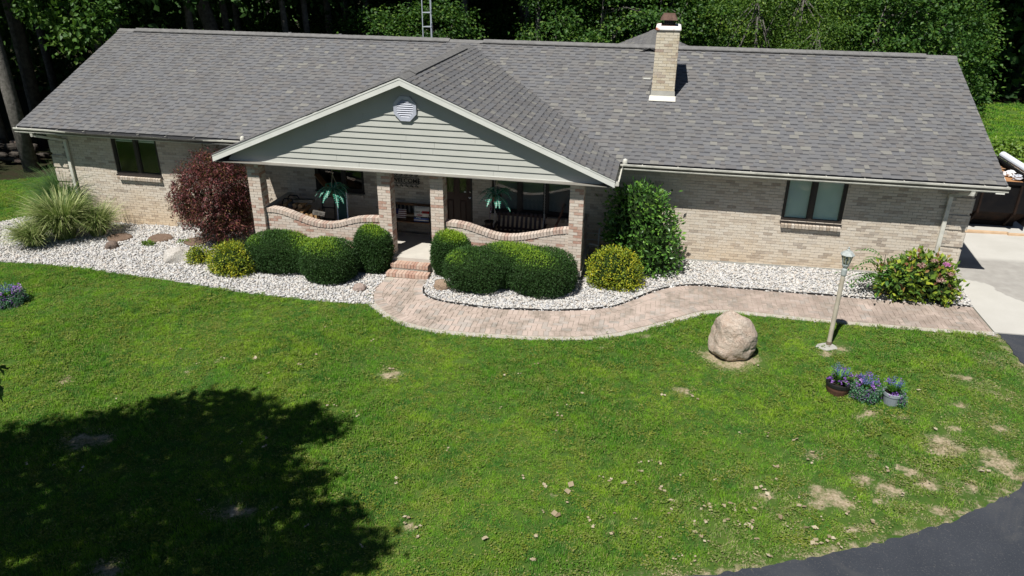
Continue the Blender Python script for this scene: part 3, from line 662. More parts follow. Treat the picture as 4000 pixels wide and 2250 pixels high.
# ---- roof: deck, shingles, ridge caps
ZD = .02                                                        # shingle base lies this far under the nominal roof plane
deck = MB()
deck.add([(XL, YE, ZE - ZD), (XR, YE, ZE - ZD), (XR, YR, ZR - ZD), (XL, YR, ZR - ZD), (XL, 2 * YR - YE, ZE - ZD), (XR, 2 * YR - YE, ZE - ZD),
          (XL, YE, ZE - .13), (XR, YE, ZE - .13), (XR, YR, ZR - .13), (XL, YR, ZR - .13), (XL, 2 * YR - YE, ZE - .13), (XR, 2 * YR - YE, ZE - .13)],
         [(0, 1, 2, 3), (3, 2, 5, 4), (7, 6, 9, 8), (8, 9, 10, 11), (0, 6, 7, 1), (4, 5, 11, 10), (0, 3, 9, 6), (3, 4, 10, 9), (1, 7, 8, 2), (2, 8, 11, 5)])
PYE = YR - .2                                                   # porch ridge dies into the main slope
zpr = ZG - ZD
deck.add([(XG - HALF, YG, ZE - ZD), (XG, YG, zpr), (XG + HALF, YG, ZE - ZD), (XG - HALF, YE + .02, ZE - ZD), (XG, YE + (zpr - ZE) / PT + .05, zpr), (XG + HALF, YE + .02, ZE - ZD)], [(0, 1, 4, 3), (1, 2, 5, 4)])
# rear wing
deck.add([(1.05 - 4.6, YR, ZR - 4.6 * PT), (1.05, YR - .3, ZR - .02), (1.05 + 4.6, YR, ZR - 4.6 * PT), (1.05 - 4.6, 10.65, ZR - 4.6 * PT), (1.05, 10.65, ZR - .02), (1.05 + 4.6, 10.65, ZR - 4.6 * PT)], [(0, 1, 4, 3), (1, 2, 5, 4), (3, 4, 5)])
roof = part(deck, 'roof', m_deck)
EXP = .1425
tabs = []                                                       # (4x4 frame, w, length, thickness)
def slope(O, s, t, T, srange, seed, keep=None, smax=None):
    r = random.Random(seed); s, t = np.array(s, float), np.array(t, float); n = np.cross(s, t)
    if n[2] < 0: n = -n
    for k in range(int(T / EXP)):
        t0 = k * EXP; x = srange[0] + (0 if k % 2 else -.08) - r.uniform(0, .12); thick = r.random() < .5
        lo = srange[0]; hi = smax(t0) if smax else srange[1]
        while x < hi:
            w = r.choice((.10, .13, .15, .17, .20, .24)) + r.uniform(-.015, .015); a, b = max(x, lo), min(x + w, hi); x += w; thick = not thick
            if b - a < .02: continue
            if keep and not keep((a + b) / 2, t0): continue
            c = np.array(O, float) + s * (a + b) / 2 + t * t0
            tabs.append((c, s, t, n, b - a, EXP + .03 if t0 + EXP + .03 < T + .02 else EXP, (.0155 if thick else .0085) + r.uniform(-.001, .001), thick))
SL = math.hypot(YR - YE, ZR - ZE); tv = ((YR - YE) / SL, (ZR - ZE) / SL)
def keep_main(x, t0):
    z = ZE + t0 * tv[1]; return not (abs(x - XG) < HALF - (z - ZE) / PT - .40) and not (cx0 - .02 < x < cx1 + .02 and cy0 + .12 < YE + t0 * tv[0] < cy1 - .1)
slope((0, YE - .015, ZE - ZD), (1, 0, 0), (0, tv[0], tv[1]), SL, (XL - .012, XR + .012), 5, keep_main)
PL_ = HALF / math.cos(math.atan(PT)); pc = math.cos(math.atan(PT)); psn = math.sin(math.atan(PT))
vm = lambda t0: YE + (t0 * psn) / PT + .08
slope((XG + HALF + .015, 0, ZE - ZD), (0, 1, 0), (-pc, 0, psn), PL_, (YG - .02, 9), 6, smax=vm)
slope((XG - HALF - .015, 0, ZE - ZD), (0, 1, 0), (pc, 0, psn), PL_, (YG - .02, 9), 7, smax=vm)
slope((1.05 - 4.6, 0, ZR - 4.6 * PT), (0, 1, 0), (pc, 0, psn), 4.6 / pc, (YR - .2, 10.66), 8)
slope((1.05 + 4.6, 0, ZR - 4.6 * PT), (0, 1, 0), (-pc, 0, psn), 4.6 / pc, (YR - .2, 10.66), 9)
UW = np.array([(-.5, 0, 0), (.5, 0, 0), (.5, 1, 0), (-.5, 1, 0), (-.5, 0, 1), (.5, 0, 1), (.5, 1, .12), (-.5, 1, .12)])
BT = np.array([0, 0, 1, 1, 0, 0, 1, 1.])
shm = [nmesh('shingle', UW, JF, {'band': BT * 0}, mats=[m_shingle]), nmesh('shingle', UW, JF, {'band': BT}, mats=[m_shingle])]
def vis(tb):
    c = tb[0]; return tb[3] @ (CAM - c) > .1 and c[1] < 6.3
ordr = sorted(range(len(tabs)), key=lambda i: (0 if vis(tabs[i]) else 1, np.linalg.norm(tabs[i][0] - CAM)))
for i in ordr[:300]:
    c, s, t, n, w, l, h, tk_ = tabs[i]; o = link('shingle', shm[0 if tk_ else 1], roof)
    if np.cross(s, t) @ n < 0: s = -s
    o.matrix_local = Matrix(((*(s * w), 0), (*(t * l), 0), (*(n * h), 0), (0, 0, 0, 1))).transposed() @ Matrix.Identity(4)
    M = Matrix([[s[k] * w, t[k] * l, n[k] * h, c[k]] for k in range(3)] + [[0, 0, 0, 1]]); o.matrix_local = M
V = []; Rn = []; Bd = []
for i in ordr[300:]:
    c, s, t, n, w, l, h, tk_ = tabs[i]; j = UW + 0; Bd.append(BT * (0 if tk_ else 1))
    V.append(c + j[:, :1] * s * w + j[:, 1:2] * t * l + j[:, 2:] * n * h); Rn += [random.random()] * 8
F = (JF[None] + 8 * np.arange(len(V))[:, None, None]).reshape(-1, 4)
tag(link('shingle_field', nmesh('shingle_field', np.concatenate(V), F, {'rnd': Rn, 'band': np.concatenate(Bd)}, mats=[m_shingle]), roof), kind='stuff')
def cap_mesh(w, L, th):
    m = MB(); pr = [(-w, -w * PT), (0, 0), (w, -w * PT)]
    for y in (0, L):
        e = .006 if y == 0 else 0
        for a, b in pr: m.v.append((y, a, b + th + e))
        for a, b in pr: m.v.append((y, a, b + e - .012))
    m.f = [(0, 1, 7, 6), (1, 2, 8, 7), (0, 3, 4, 1), (1, 4, 5, 2), (6, 7, 10, 9), (7, 8, 11, 10), (0, 6, 9, 3), (2, 5, 11, 8), (3, 9, 10, 4), (4, 10, 11, 5)]
    me = bpy.data.meshes.new('ridge_cap'); me.from_pydata(m.v, [], m.f); me.materials.append(m_cap); me.update(); return me
cm = cap_mesh(.155, .175, .010)
vent = MB()
def up(x): return .034 if (XL + .55 < x < -4.75) or (-3.75 < x < XR - .75) else .004
x = XL - .01
while x < XR - .1:
    o = link('ridge_cap', cm, roof); o.location = (x, YR, ZR - .004 + up(x) + random.uniform(-.001, .001)); x += .147
for a, b in ((XL + .55, -4.75), (-3.75, XR - .75)):
    vent.add([(a, YR - .14, ZR - .075), (b, YR - .14, ZR - .075), (b, YR, ZR + .012), (a, YR, ZR + .012), (a, YR + .14, ZR - .075), (b, YR + .14, ZR - .075)], [(0, 1, 2, 3), (3, 2, 5, 4)])
for a, b in ((XL + .55, -4.75), (-3.75, XR - .75)): vent.box(a, b, YR - .168, YR - .150, ZR - .168 * PT - .02, ZR - .150 * PT + .014)  # black strip added below the caps: vent edge plus its shadow line
part(vent, 'ridge_vent', m_black, roof)
y = YG - .015
while y < YR - .55:
    o = link('ridge_cap', cm, roof); o.location = (XG, y, ZG - .004 + (.03 if .35 < y < 4.9 else .003)); o.rotation_euler.z = R(90); y += .147
part(MB().add([(XG - .14, .35, ZG - .07), (XG - .14, 5.0, ZG - .07), (XG, 5.0, ZG + .01), (XG, .35, ZG + .01), (XG + .14, .35, ZG - .07), (XG + .14, 5.0, ZG - .07)], [(0, 1, 2, 3), (3, 2, 5, 4)]).box(XG + .150, XG + .168, .35, 4.9, ZG - .168 * PT - .02, ZG - .15 * PT + .012), 'ridge_vent', m_black, roof)  # box beside the porch ridge draws vent edge and shadow in black too
y = YR + .1
while y < 10.6:
    o = link('ridge_cap', cm, roof); o.location = (1.05, y, ZR + .004); o.rotation_euler.z = R(90); y += .147
for x in (-10.14, -8.46): part(MB().lathe([(.05, 3.6), (.05, 4.28), (.042, 4.28), (.042, 4.0)], (x, 7.0, 0), 12), 'vent_pipe', MAT('vent_pipe_plastic', (.30, .30, .31), rough=.6), roof)
part(MB().box(.98, 1.16, 4.45, 4.47, zr(4.46) + .02, zr(4.46) + .05), 'roof_bracket', m_white, roof)
# ---- eaves: fascia, soffit, gutters, downspouts
fa = MB()
for a, b in ((XL, XG - HALF + .02), (XG + HALF - .02, XR)): fa.box(a, b, YE + .012, YE + .032, ZE - .20, ZE - .045)
fa.box(XG + HALF - .045, XG + HALF - .02, YG + .03, YE + .012, ZE - .20, ZE - .045).box(XG - HALF + .02, XG - HALF + .045, YG + .03, YE + .012, ZE - .20, ZE - .045)
part(fa, 'fascia', m_white)
so_ = MB()
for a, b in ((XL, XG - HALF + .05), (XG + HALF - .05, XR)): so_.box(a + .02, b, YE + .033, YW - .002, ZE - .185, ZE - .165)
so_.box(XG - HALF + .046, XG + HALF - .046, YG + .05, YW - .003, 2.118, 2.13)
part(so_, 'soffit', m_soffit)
for xx in (XL, XR):                                             # barge boards on the end gables
    mb = MB(); t_ = .022 if xx > 0 else -.022
    for s_ in (1, -1):
        y0 = YE if s_ > 0 else 2 * YR - YE
        mb.hexa([(xx, y0, ZE - .19), (xx + t_, y0, ZE - .19), (xx + t_, y0, ZE - .03), (xx, y0, ZE - .03)], [(xx, YR, ZR - .19), (xx + t_, YR, ZR - .19), (xx + t_, YR, ZR - .03), (xx, YR, ZR - .03)])
    part(mb, 'barge_board', m_white)
m_gdark = MAT('gutter_dark', (.13, .13, .115), (.085, .085, .075), 6, .7)  # darker tone for the downward-facing faces of the gutter front
GP = [(.0, -.035), (.0, -.158), (-.078, -.158), (-.082, -.140), (-.070, -.132), (-.112, -.072), (-.116, -.035), (-.100, -.030)]
def gutter(x0, x1, sag=None, name='gutter'):
    m = MB(); xs = np.arange(x0, x1 + .2, .2); xs = xs[xs < x1]; xs = np.r_[xs, x1]; n = len(GP)
    for x in xs:
        s = sag(x) if sag else 0.0
        prof = []
        for k, (y, z) in enumerate(GP):
            f = max(0, (k - 2)) / 5; prof.append((y - .05 * s * f, z - .055 * s * f))
        inn = [(y + (.005 if k > 2 else -.005 if k < 2 else 0), z + (.006 if k in (1, 2) else 0)) for k, (y, z) in enumerate(prof)]
        for y, z in prof + inn: m.v.append((x, YE + .008 + y, ZE + z - .005))
    for i in range(len(xs) - 1):
        a, b = i * 2 * n, (i + 1) * 2 * n
        for k in range(n - 1): m.f.append((a + k, a + k + 1, b + k + 1, b + k)); m.f.append((a + n + k, b + n + k, b + n + k + 1, a + n + k + 1))
        m.f.append((a + n - 1, a + 2 * n - 1, b + 2 * n - 1, b + n - 1)); m.f.append((a, b, b + n, a + n))
    e = len(m.v) - 2 * n
    m.f.append(tuple(range(n))); m.f.append(tuple(range(e, e + n)))
    g_ = part(m, name, m_gutter); g_.data.materials.append(m_gdark)
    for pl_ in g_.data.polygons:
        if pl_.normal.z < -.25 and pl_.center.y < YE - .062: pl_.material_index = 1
    part(MB().box(x0 + .01, x1 - .01, YE - .066, YE + .004, ZE - .145, ZE - .138), 'gutter_debris', m_gutin, g_)
    hg = MB()
    for x in np.arange(x0 + .5, x1, .8): hg.box(x - .008, x + .008, YE - .085, YE + .01, ZE - .045, ZE - .040)
    part(hg, 'gutter_hanger', m_gutter, g_)
    return g_
sg = lambda x: float(np.interp(x, [-15.5, -14.4, -13.7, -13.2, -12.5, -12.0, -11.4, -10.6, -9.8, -9.4, -8.6], [0, .1, .55, .95, .55, .9, .45, .95, .35, .1, 0]))
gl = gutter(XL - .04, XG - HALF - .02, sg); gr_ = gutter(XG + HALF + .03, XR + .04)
eb = MB().lathe([(.055, 0), (.06, .05), (.05, .13), (.02, .16)], (0, 0, 0), 10)
for x, gpar in ((-8.80, gl), (.80, gr_)):
    o = MB().lathe([(.06, 0), (.062, .05), (.052, .10), (.02, .125)], (0, 0, 0), 10).build('gutter_outlet', m_gutter); o.location = (x, YE - .02, ZE - .05); sub(o, gpar)
sg2 = MB().box(XG + HALF + .006, XG + HALF + .10, YG + .02, YE - .1, ZE - .16, ZE - .15).box(XG + HALF + .094, XG + HALF + .10, YG + .02, YE - .1, ZE - .16, ZE - .05).box(XG + HALF + .006, XG + HALF + .10, YG + .02, YG + .03, ZE - .16, ZE - .05)
part(sg2, 'porch_gutter', m_gutter)
def downspout(x, pts, name='downspout'):
    m = MB()
    pts = [Vector(p) for p in pts]
    for a, b in zip(pts, pts[1:]): m.bar(a, b, .085, .06)
    for p in pts[1:-1]: m.lathe([(.05, -.03), (.05, .03)], p, 8)
    return part(m, name, m_gutter)
downspout(0, [(-14.98, YE - .04, ZE - .13), (-14.98, YE - .02, ZE - .24), (-14.45, YW - .06, 1.86), (-14.45, YW - .06, -.48), (-14.42, YW - .35, -.50)])
downspout(0, [(8.20, YE - .04, ZE - .13), (8.20, YE - .02, ZE - .25), (7.98, YW - .065, 1.88), (7.98, YW - .065, -.12), (8.0, YW - .3, -.15)])
# ---- the porch gable
th = math.atan(PT)
for s_ in (1, -1):
    m = MB(); x1 = XG + s_ * (HALF + .01)
    m.hexa([(XG, YG, ZG - .185), (x1, YG, ZE - .185), (x1, YG + .028, ZE - .185), (XG, YG + .028, ZG - .185)], [(XG, YG, ZG - .022), (x1, YG, ZE - .022), (x1, YG + .028, ZE - .022), (XG, YG + .028, ZG - .022)])
    m.hexa([(XG, YG - .008, ZG - .060), (x1, YG - .008, ZE - .060), (x1, YG - .001, ZE - .060), (XG, YG - .001, ZG - .060)], [(XG, YG - .008, ZG - .024), (x1, YG - .008, ZE - .024), (x1, YG - .001, ZE - .024), (XG, YG - .001, ZG - .024)])
    part(m, 'rake_board', m_white)
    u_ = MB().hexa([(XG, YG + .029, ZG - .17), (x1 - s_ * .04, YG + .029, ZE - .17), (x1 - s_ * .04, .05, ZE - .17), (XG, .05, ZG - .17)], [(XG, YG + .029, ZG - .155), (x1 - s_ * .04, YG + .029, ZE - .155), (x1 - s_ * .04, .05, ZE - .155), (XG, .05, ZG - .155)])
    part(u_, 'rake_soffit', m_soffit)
SB = .140; zun = ZG - .165; z0 = HC + .03; YS = .0
part(MB().box(XG - HALF + .35, XG + HALF - .35, YS + .02, .28, HC + .004, 2.34), 'porch_beam', m_soffit)
gb = part(MB().prism_y([(XG - HALF + .3, HC + .02), (XG + HALF - .3, HC + .02), (XG + HALF - .3, ZE - .05), (XG, zun + .1), (XG - HALF + .3, ZE - .05)], YS + .012, YS + .02), 'gable', m_siding)
k = 0; r7 = random.Random(77)
while z0 + k * SB < zun - .05:
    a = z0 + k * SB; b = min(a + SB + .012, zun + .03); h0 = min((zun - a) / PT, HALF - .25); h1 = max(min((zun - b) / PT, HALF - .25), .0); k += 1
    cuts = sorted(XG + r7.uniform(-.75, .75) * h0 for _ in range(2 if h0 > 3 else 1)) if h0 > 1 else []
    xs = [-9e9] + cuts + [9e9]
    for c0, c1 in zip(xs, xs[1:]):
        A, B = max(XG - h0, c0 + .002), min(XG + h0, c1 - .002); A1, B1 = max(XG - h1, c0 + .002), min(XG + h1, c1 - .002)
        if B - A < .05: continue
        if B1 <= A1: A1 = B1 = (A + B) / 2
        part(MB().hexa([(A, YS - .034, a), (B, YS - .034, a), (B, YS + .012, a), (A, YS + .012, a)], [(A1, YS - .004, b), (B1, YS - .004, b), (B1, YS + .012, b), (A1, YS + .012, b)]), 'siding_board', m_siding, gb)
part(MB().box(XG - HALF + .3, XG + HALF - .3, YS - .044, YS + .02, HC - .004, HC + .034), 'gable_trim', m_white, gb)
gv = MB(); vx, vz = -4.012, 3.546
def octo(r): return [(vx + r * math.cos(R(22.5 + 45 * k)), vz + r * 1.04 * math.sin(R(22.5 + 45 * k))) for k in range(8)]
o1, o2 = octo(.285), octo(.20)
for i in range(8):
    j = (i + 1) % 8
    gv.hexa([(o1[i][0], YS - .036, o1[i][1]), (o1[j][0], YS - .036, o1[j][1]), (o2[j][0], YS - .036, o2[j][1]), (o2[i][0], YS - .036, o2[i][1])], [(o1[i][0] * .985 + vx * .015, YS - .075, o1[i][1] * .985 + vz * .015), (o1[j][0] * .985 + vx * .015, YS - .075, o1[j][1] * .985 + vz * .015), (o2[j][0], YS - .070, o2[j][1]), (o2[i][0], YS - .070, o2[i][1])])
gvo = part(gv, 'gable_vent', m_vent)
part(MB().prism_y(octo(.21), YS - .040, YS - .037), 'vent_back', m_dark, gvo)
for z in np.arange(vz - .165, vz + .17, .047):
    hw_ = min(.19, .195 * 1.0 if abs(z - vz) < .08 else .195 - (abs(z - vz) - .08) * .95)
    part(MB().hexa([(vx - hw_, YS - .074, z - .022), (vx + hw_, YS - .074, z - .022), (vx + hw_, YS - .045, z + .014), (vx - hw_, YS - .045, z + .014)], [(vx - hw_, YS - .070, z - .016), (vx + hw_, YS - .070, z - .016), (vx + hw_, YS - .042, z + .019), (vx - hw_, YS - .042, z + .019)]), 'slat', m_vent, gvo)
# ------------------------------------------------------------------ plants
def unit(v): return v / np.maximum(np.linalg.norm(v, axis=-1, keepdims=True), 1e-9)
def leaf_geo(P, A, Nn, L, Wd, fold=.15):
    """diamond leaves: base P, axis A, face normal Nn"""
    A = unit(A); B = unit(np.cross(Nn, A)); Nn = np.cross(A, B); L = np.asarray(L)[:, None] if np.ndim(L) else L; Wd = np.asarray(Wd)[:, None] if np.ndim(Wd) else Wd
    v = np.stack([P, P + A * L * .45 + B * Wd * .5 + Nn * Wd * fold, P + A * L, P + A * L * .45 - B * Wd * .5 + Nn * Wd * fold], 1)
    return v.reshape(-1, 3)
def quads(n, k=4): return np.arange(n * k).reshape(n, k)
def rep(a, k=4): return np.repeat(a, k)
def ball(c, r, p=2.0, nu=20, nv=12, sc=1.0):
    u = np.linspace(0, 2 * np.pi, nu, endpoint=False); v = np.linspace(.02, np.pi - .02, nv); uu, vv = np.meshgrid(u, v)
    d = np.stack([np.cos(uu) * np.sin(vv), np.sin(uu) * np.sin(vv), np.cos(vv)], -1).reshape(-1, 3)
    rr = ((np.abs(d / np.array(r)) ** p).sum(1)) ** (-1 / p); V = np.array(c) + d * rr[:, None] * sc
    i = np.arange(nu * nv).reshape(nv, nu); F = np.stack([i[:-1], np.roll(i[:-1], -1, 1), np.roll(i[1:], -1, 1), i[1:]], -1).reshape(-1, 4)[:, ::-1]
    return V, F
def blob_points(blobs, n, zmin=.02, jit=.03, lump=.0):
    P = []; O = []; vol = np.array([max(b[1][0] * b[1][2], b[1][1] * b[1][2]) for b in blobs]); vol = vol / vol.sum()
    for bi, (c, r, p) in enumerate(blobs):
        m = int(n * vol[bi]); d = unit(rng.normal(size=(m, 3))); r_ = np.array(r)
        d = unit(d * r_ ** .5); rr = ((np.abs(d / r_) ** p).sum(1)) ** (-1 / p); q = d * rr[:, None]
        nn = unit(np.sign(q) * np.abs(q / r_) ** (p - 1) / r_)
        if lump: q = q * (1 + lump * np.sin(q[:, :1] * 7 + c[0]) * np.cos(q[:, 1:2] * 6 + c[1]) * np.sin(q[:, 2:] * 8))
        q = q + nn * rng.normal(0, jit, (m, 1)); w = q + np.array(c); ok = w[:, 2] > zmin
        for bj, (c2, r2, p2) in enumerate(blobs):
            if bj != bi: ok &= ((np.abs((w - np.array(c2)) / np.array(r2)) ** p2).sum(1)) > .92
        P.append(w[ok]); O.append(nn[ok])
    return np.concatenate(P), np.concatenate(O)
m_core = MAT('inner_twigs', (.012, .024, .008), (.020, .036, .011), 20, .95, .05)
def shrub(name, loc, label, cat, blobs, n, L, Wd, mat, out=.7, rnd=1.0, jit=.03, lump=.03, core=.90, group=None, stem=True, rz=0, tipc=None):
    base = thing(name, (loc[0], loc[1], gz(loc[0])), label, cat, group, rz)
    P, O = blob_points(blobs, n, jit=jit, lump=lump); m = len(P)
    A = O * out + rng.normal(size=(m, 3)) * rnd * .5 + np.array([0, 0, .15]); Nn = unit(O + rng.normal(size=(m, 3)) * .55)
    LL = L * rng.uniform(.7, 1.3, m); V = leaf_geo(P - O * L * .35, A, Nn, LL, Wd * rng.uniform(.7, 1.25, m)); F = quads(m)
    rn = rng.uniform(0, 1, m)
    if tipc is not None: rn = np.clip(rn * .34 + tipc(P, O), 0, .999)
    rn = rep(rn); mi = np.zeros(m, int)
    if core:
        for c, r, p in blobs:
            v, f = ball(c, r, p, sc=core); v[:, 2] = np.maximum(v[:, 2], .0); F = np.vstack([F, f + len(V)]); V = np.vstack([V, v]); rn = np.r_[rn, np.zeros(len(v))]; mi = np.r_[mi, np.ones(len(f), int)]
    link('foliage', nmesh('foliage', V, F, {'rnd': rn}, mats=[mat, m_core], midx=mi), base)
    if stem:
        s = MB()
        for c, r, p in blobs[:2]: s.tube([(c[0], c[1], -.05), (c[0], c[1], c[2])], [.04, .025], 6)
        s.build('stem', m_bark, base)
    return base
yew = MLEAF('yew_needles', [(0, (.022, .055, .014)), (.3, (.035, .085, .020)), (.5, (.060, .135, .024)), (.72, (.135, .26, .026)), (1, (.25, .38, .030))], 2.0, .05, .18, .55, .25)
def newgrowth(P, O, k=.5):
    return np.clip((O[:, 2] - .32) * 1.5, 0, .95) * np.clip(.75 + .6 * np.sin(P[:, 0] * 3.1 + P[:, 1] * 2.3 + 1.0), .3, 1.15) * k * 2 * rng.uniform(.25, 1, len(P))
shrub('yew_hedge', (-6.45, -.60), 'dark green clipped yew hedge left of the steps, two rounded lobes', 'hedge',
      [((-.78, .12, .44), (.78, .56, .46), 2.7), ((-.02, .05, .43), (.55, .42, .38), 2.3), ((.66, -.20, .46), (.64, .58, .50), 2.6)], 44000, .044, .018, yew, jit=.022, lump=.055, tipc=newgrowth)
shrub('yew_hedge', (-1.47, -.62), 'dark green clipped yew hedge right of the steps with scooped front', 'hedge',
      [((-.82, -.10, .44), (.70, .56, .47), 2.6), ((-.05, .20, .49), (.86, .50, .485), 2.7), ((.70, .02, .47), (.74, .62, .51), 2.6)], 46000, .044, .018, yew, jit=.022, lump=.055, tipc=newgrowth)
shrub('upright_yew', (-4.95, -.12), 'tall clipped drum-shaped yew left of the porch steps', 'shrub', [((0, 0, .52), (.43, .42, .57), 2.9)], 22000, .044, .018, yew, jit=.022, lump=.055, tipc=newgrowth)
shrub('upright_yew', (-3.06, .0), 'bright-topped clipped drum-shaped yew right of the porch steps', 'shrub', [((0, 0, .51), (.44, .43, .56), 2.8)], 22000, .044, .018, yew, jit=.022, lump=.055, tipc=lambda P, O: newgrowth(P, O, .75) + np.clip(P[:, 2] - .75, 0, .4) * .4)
barb = MLEAF('golden_leaf', [(0, (.10, .16, .018)), (.35, (.20, .27, .022)), (.7, (.34, .38, .024)), (1, (.50, .45, .030))], 4, .3, .25)
shrub('golden_shrub', (-8.30, -.86), 'yellow-green mounded shrub in gravel left of the long hedge', 'shrub', [((0, 0, .30), (.53, .48, .40), 2.1), ((.28, -.1, .26), (.34, .34, .34), 2.0)], 6500, .050, .030, barb, jit=.045, lump=.10, core=.80)
shrub('golden_shrub', (-9.42, -.50), 'small sparse yellow-green bush beside the white boulder', 'shrub', [((0, 0, .20), (.27, .24, .22), 2.0)], 1500, .045, .028, barb, jit=.04, lump=.1, core=.62)
shrub('golden_shrub', (.78, .05), 'yellow-green mounded shrub right of the porch corner', 'shrub', [((0, 0, .38), (.58, .50, .46), 2.1), ((.22, -.15, .28), (.42, .36, .36), 2.0), ((-.2, -.15, .25), (.36, .33, .34), 2)], 8500, .052, .032, barb, jit=.05, lump=.10, core=.80)
laur = MLEAF('laurel_leaf', [(0, (.034, .090, .018)), (.4, (.062, .160, .026)), (.75, (.11, .25, .036)), (1, (.20, .36, .05))], 2.5, .2, .2, .35, .5)
shrub('tall_evergreen', (1.35, 1.0), 'tall glossy green shrub against the brick wall right of porch', 'shrub', [((.02, -.02, .80), (.80, .55, .70), 2.1), ((-.12, .05, 1.50), (.68, .48, .56), 2.2), ((.25, -.1, .45), (.65, .52, .45), 2.0), ((-.45, .05, .95), (.42, .4, .6), 2)], 6500, .115, .052, laur, out=.9, rnd=1.2, jit=.11, lump=.12, core=.74)
# red maple
mapl = MLEAF('maple_leaf', [(0, (.030, .011, .012)), (.4, (.085, .020, .026)), (.7, (.150, .034, .040)), (.9, (.26, .080, .075)), (1, (.20, .12, .045))], 2.5, .22, .3)
def tufts(C_, O_, per, spread, L, Wd, droop=.0, flat=1.0):
    m = len(C_) * per; P = np.repeat(C_, per, 0) + rng.normal(size=(m, 3)) * spread * np.array([1, 1, flat]); O = np.repeat(O_, per, 0)
    A = unit(O * .6 + rng.normal(size=(m, 3)) * .7 + np.array([0, 0, -droop])); N = unit(np.array([0, 0, .8]) + O * .3 + rng.normal(size=(m, 3)) * .6)
    return leaf_geo(P, A, N, L * rng.uniform(.6, 1.25, m), Wd * rng.uniform(.7, 1.25, m)), m
def tree(name, loc, label, cat, blobs, ncl, per, spread, L, Wd, mat, trunk, limbs=6, bark=None, droop=.3, group=None, fill=.35, rz=0, z0=None, flat=1.0):
    base = thing(name, (loc[0], loc[1], gz(loc[0]) if z0 is None else z0), label, cat, group, rz)
    C_, O_ = blob_points(blobs, ncl, zmin=.3, jit=.12, lump=.12)
    inner = rng.random(len(C_)) < fill; cc = np.array([b[0] for b in blobs])
    near = cc[np.argmin(np.linalg.norm(C_[:, None] - cc[None], axis=2), 1)]
    C_[inner] = near[inner] + (C_[inner] - near[inner]) * rng.uniform(.35, .9, (inner.sum(), 1))
    V, m = tufts(C_, O_, per, spread, L, Wd, droop, flat)
    link('crown', nmesh('crown', V, quads(m), {'rnd': rep(rng.random(m))}, mats=[mat]), base)
    t = MB(); tp, tr = trunk; t.tube(tp, tr, 10)
    top = Vector(tp[-1])
    for _ in range(limbs):
        q = C_[rng.integers(len(C_))]; k = rng.uniform(.35, .95); i0 = int(k * (len(tp) - 1)); a = Vector(tp[i0]).lerp(Vector(tp[min(i0 + 1, len(tp) - 1)]), k * (len(tp) - 1) - i0)
        mid = a.lerp(Vector(q), .5) + Vector((0, 0, .12 * (Vector(q) - a).length)); r0 = max(tr[i0] * .45, .012)
        t.tube([a, mid, q], [r0, r0 * .65, r0 * .25], 6)
    t.build('trunk', bark or m_bark, base, smooth=True); return base
tree('red_maple', (-9.70, .82), 'dark red Japanese maple beside the left porch column', 'tree', [((.12, 0, 1.68), (.74, .68, .58), 2.1), ((.0, -.05, 1.22), (.84, .72, .62), 2.1), ((.28, -.1, .68), (.66, .62, .46), 2.1), ((-.45, 0, 1.1), (.42, .4, .35), 2), ((.5, -.1, 1.25), (.4, .4, .4), 2)], 3200, 16, .058, .082, .026, mapl, ([(0, 0, -.1), (.03, 0, .4), (0, .05, .9), (.05, 0, 1.5)], [.06, .05, .04, .02]), 12, droop=.5, fill=.45)
# hydrangea with a sumac-like sucker growing through it
hyd = MLEAF('hydrangea_leaf', [(0, (.06, .12, .022)), (.35, (.12, .21, .028)), (.6, (.25, .35, .034)), (.84, (.40, .45, .045)), (.94, (.26, .12, .055)), (1, (.20, .08, .045))], 3, .12, .3)
hb = shrub('hydrangea', (7.42, .60), 'leafy hydrangea with fading pink flower heads near downspout', 'shrub', [((0, 0, .48), (.62, .5, .5), 2.2), ((-.42, -.15, .42), (.55, .45, .40), 2.1), ((.30, -.2, .30), (.40, .38, .36), 2)], 1900, .135, .085, hyd, out=.8, rnd=1.2, jit=.07, lump=.1, core=.76)
m_pink = MLEAF('faded_petal', [(0, (.42, .17, .20)), (.5, (.50, .28, .25)), (1, (.48, .38, .30))], 3, .1, .3)
m_mag = MLEAF('magenta_petal', [(0, (.42, .10, .32)), (1, (.58, .22, .45))], 3, .1, .3)
def flowerhead(parent, c, r, mat, n=70, name='flower_head'):
    d = unit(rng.normal(size=(n, 3))); d[:, 2] = np.abs(d[:, 2]) * .9; P = np.array(c) + d * r * rng.uniform(.75, 1, (n, 1)) * np.array([1, 1, .7])
    V = leaf_geo(P, unit(rng.normal(size=(n, 3))), d, .5 * r * np.ones(n), .42 * r); link(name, nmesh(name, V, quads(n), {'rnd': rep(rng.random(n))}, mats=[mat]), parent)
for c, r, m_ in (((.30, -.35, .92), .075, m_mag), ((.20, -.50, .62), .085, m_pink), ((-.22, -.45, .90), .08, m_pink), ((.05, -.35, .98), .07, m_pink), ((.42, -.40, .74), .07, m_pink)):
    flowerhead(hb, c, r, m_)
sum_ = MLEAF('sucker_leaf', [(0, (.032, .095, .020)), (.5, (.055, .155, .028)), (1, (.10, .23, .04))], 3, .15, .3)
sp = thing('tree_sucker', (6.58, .58, gz(6.58)), 'young sapling with long feathered leaves growing through the hydrangea', 'sapling')
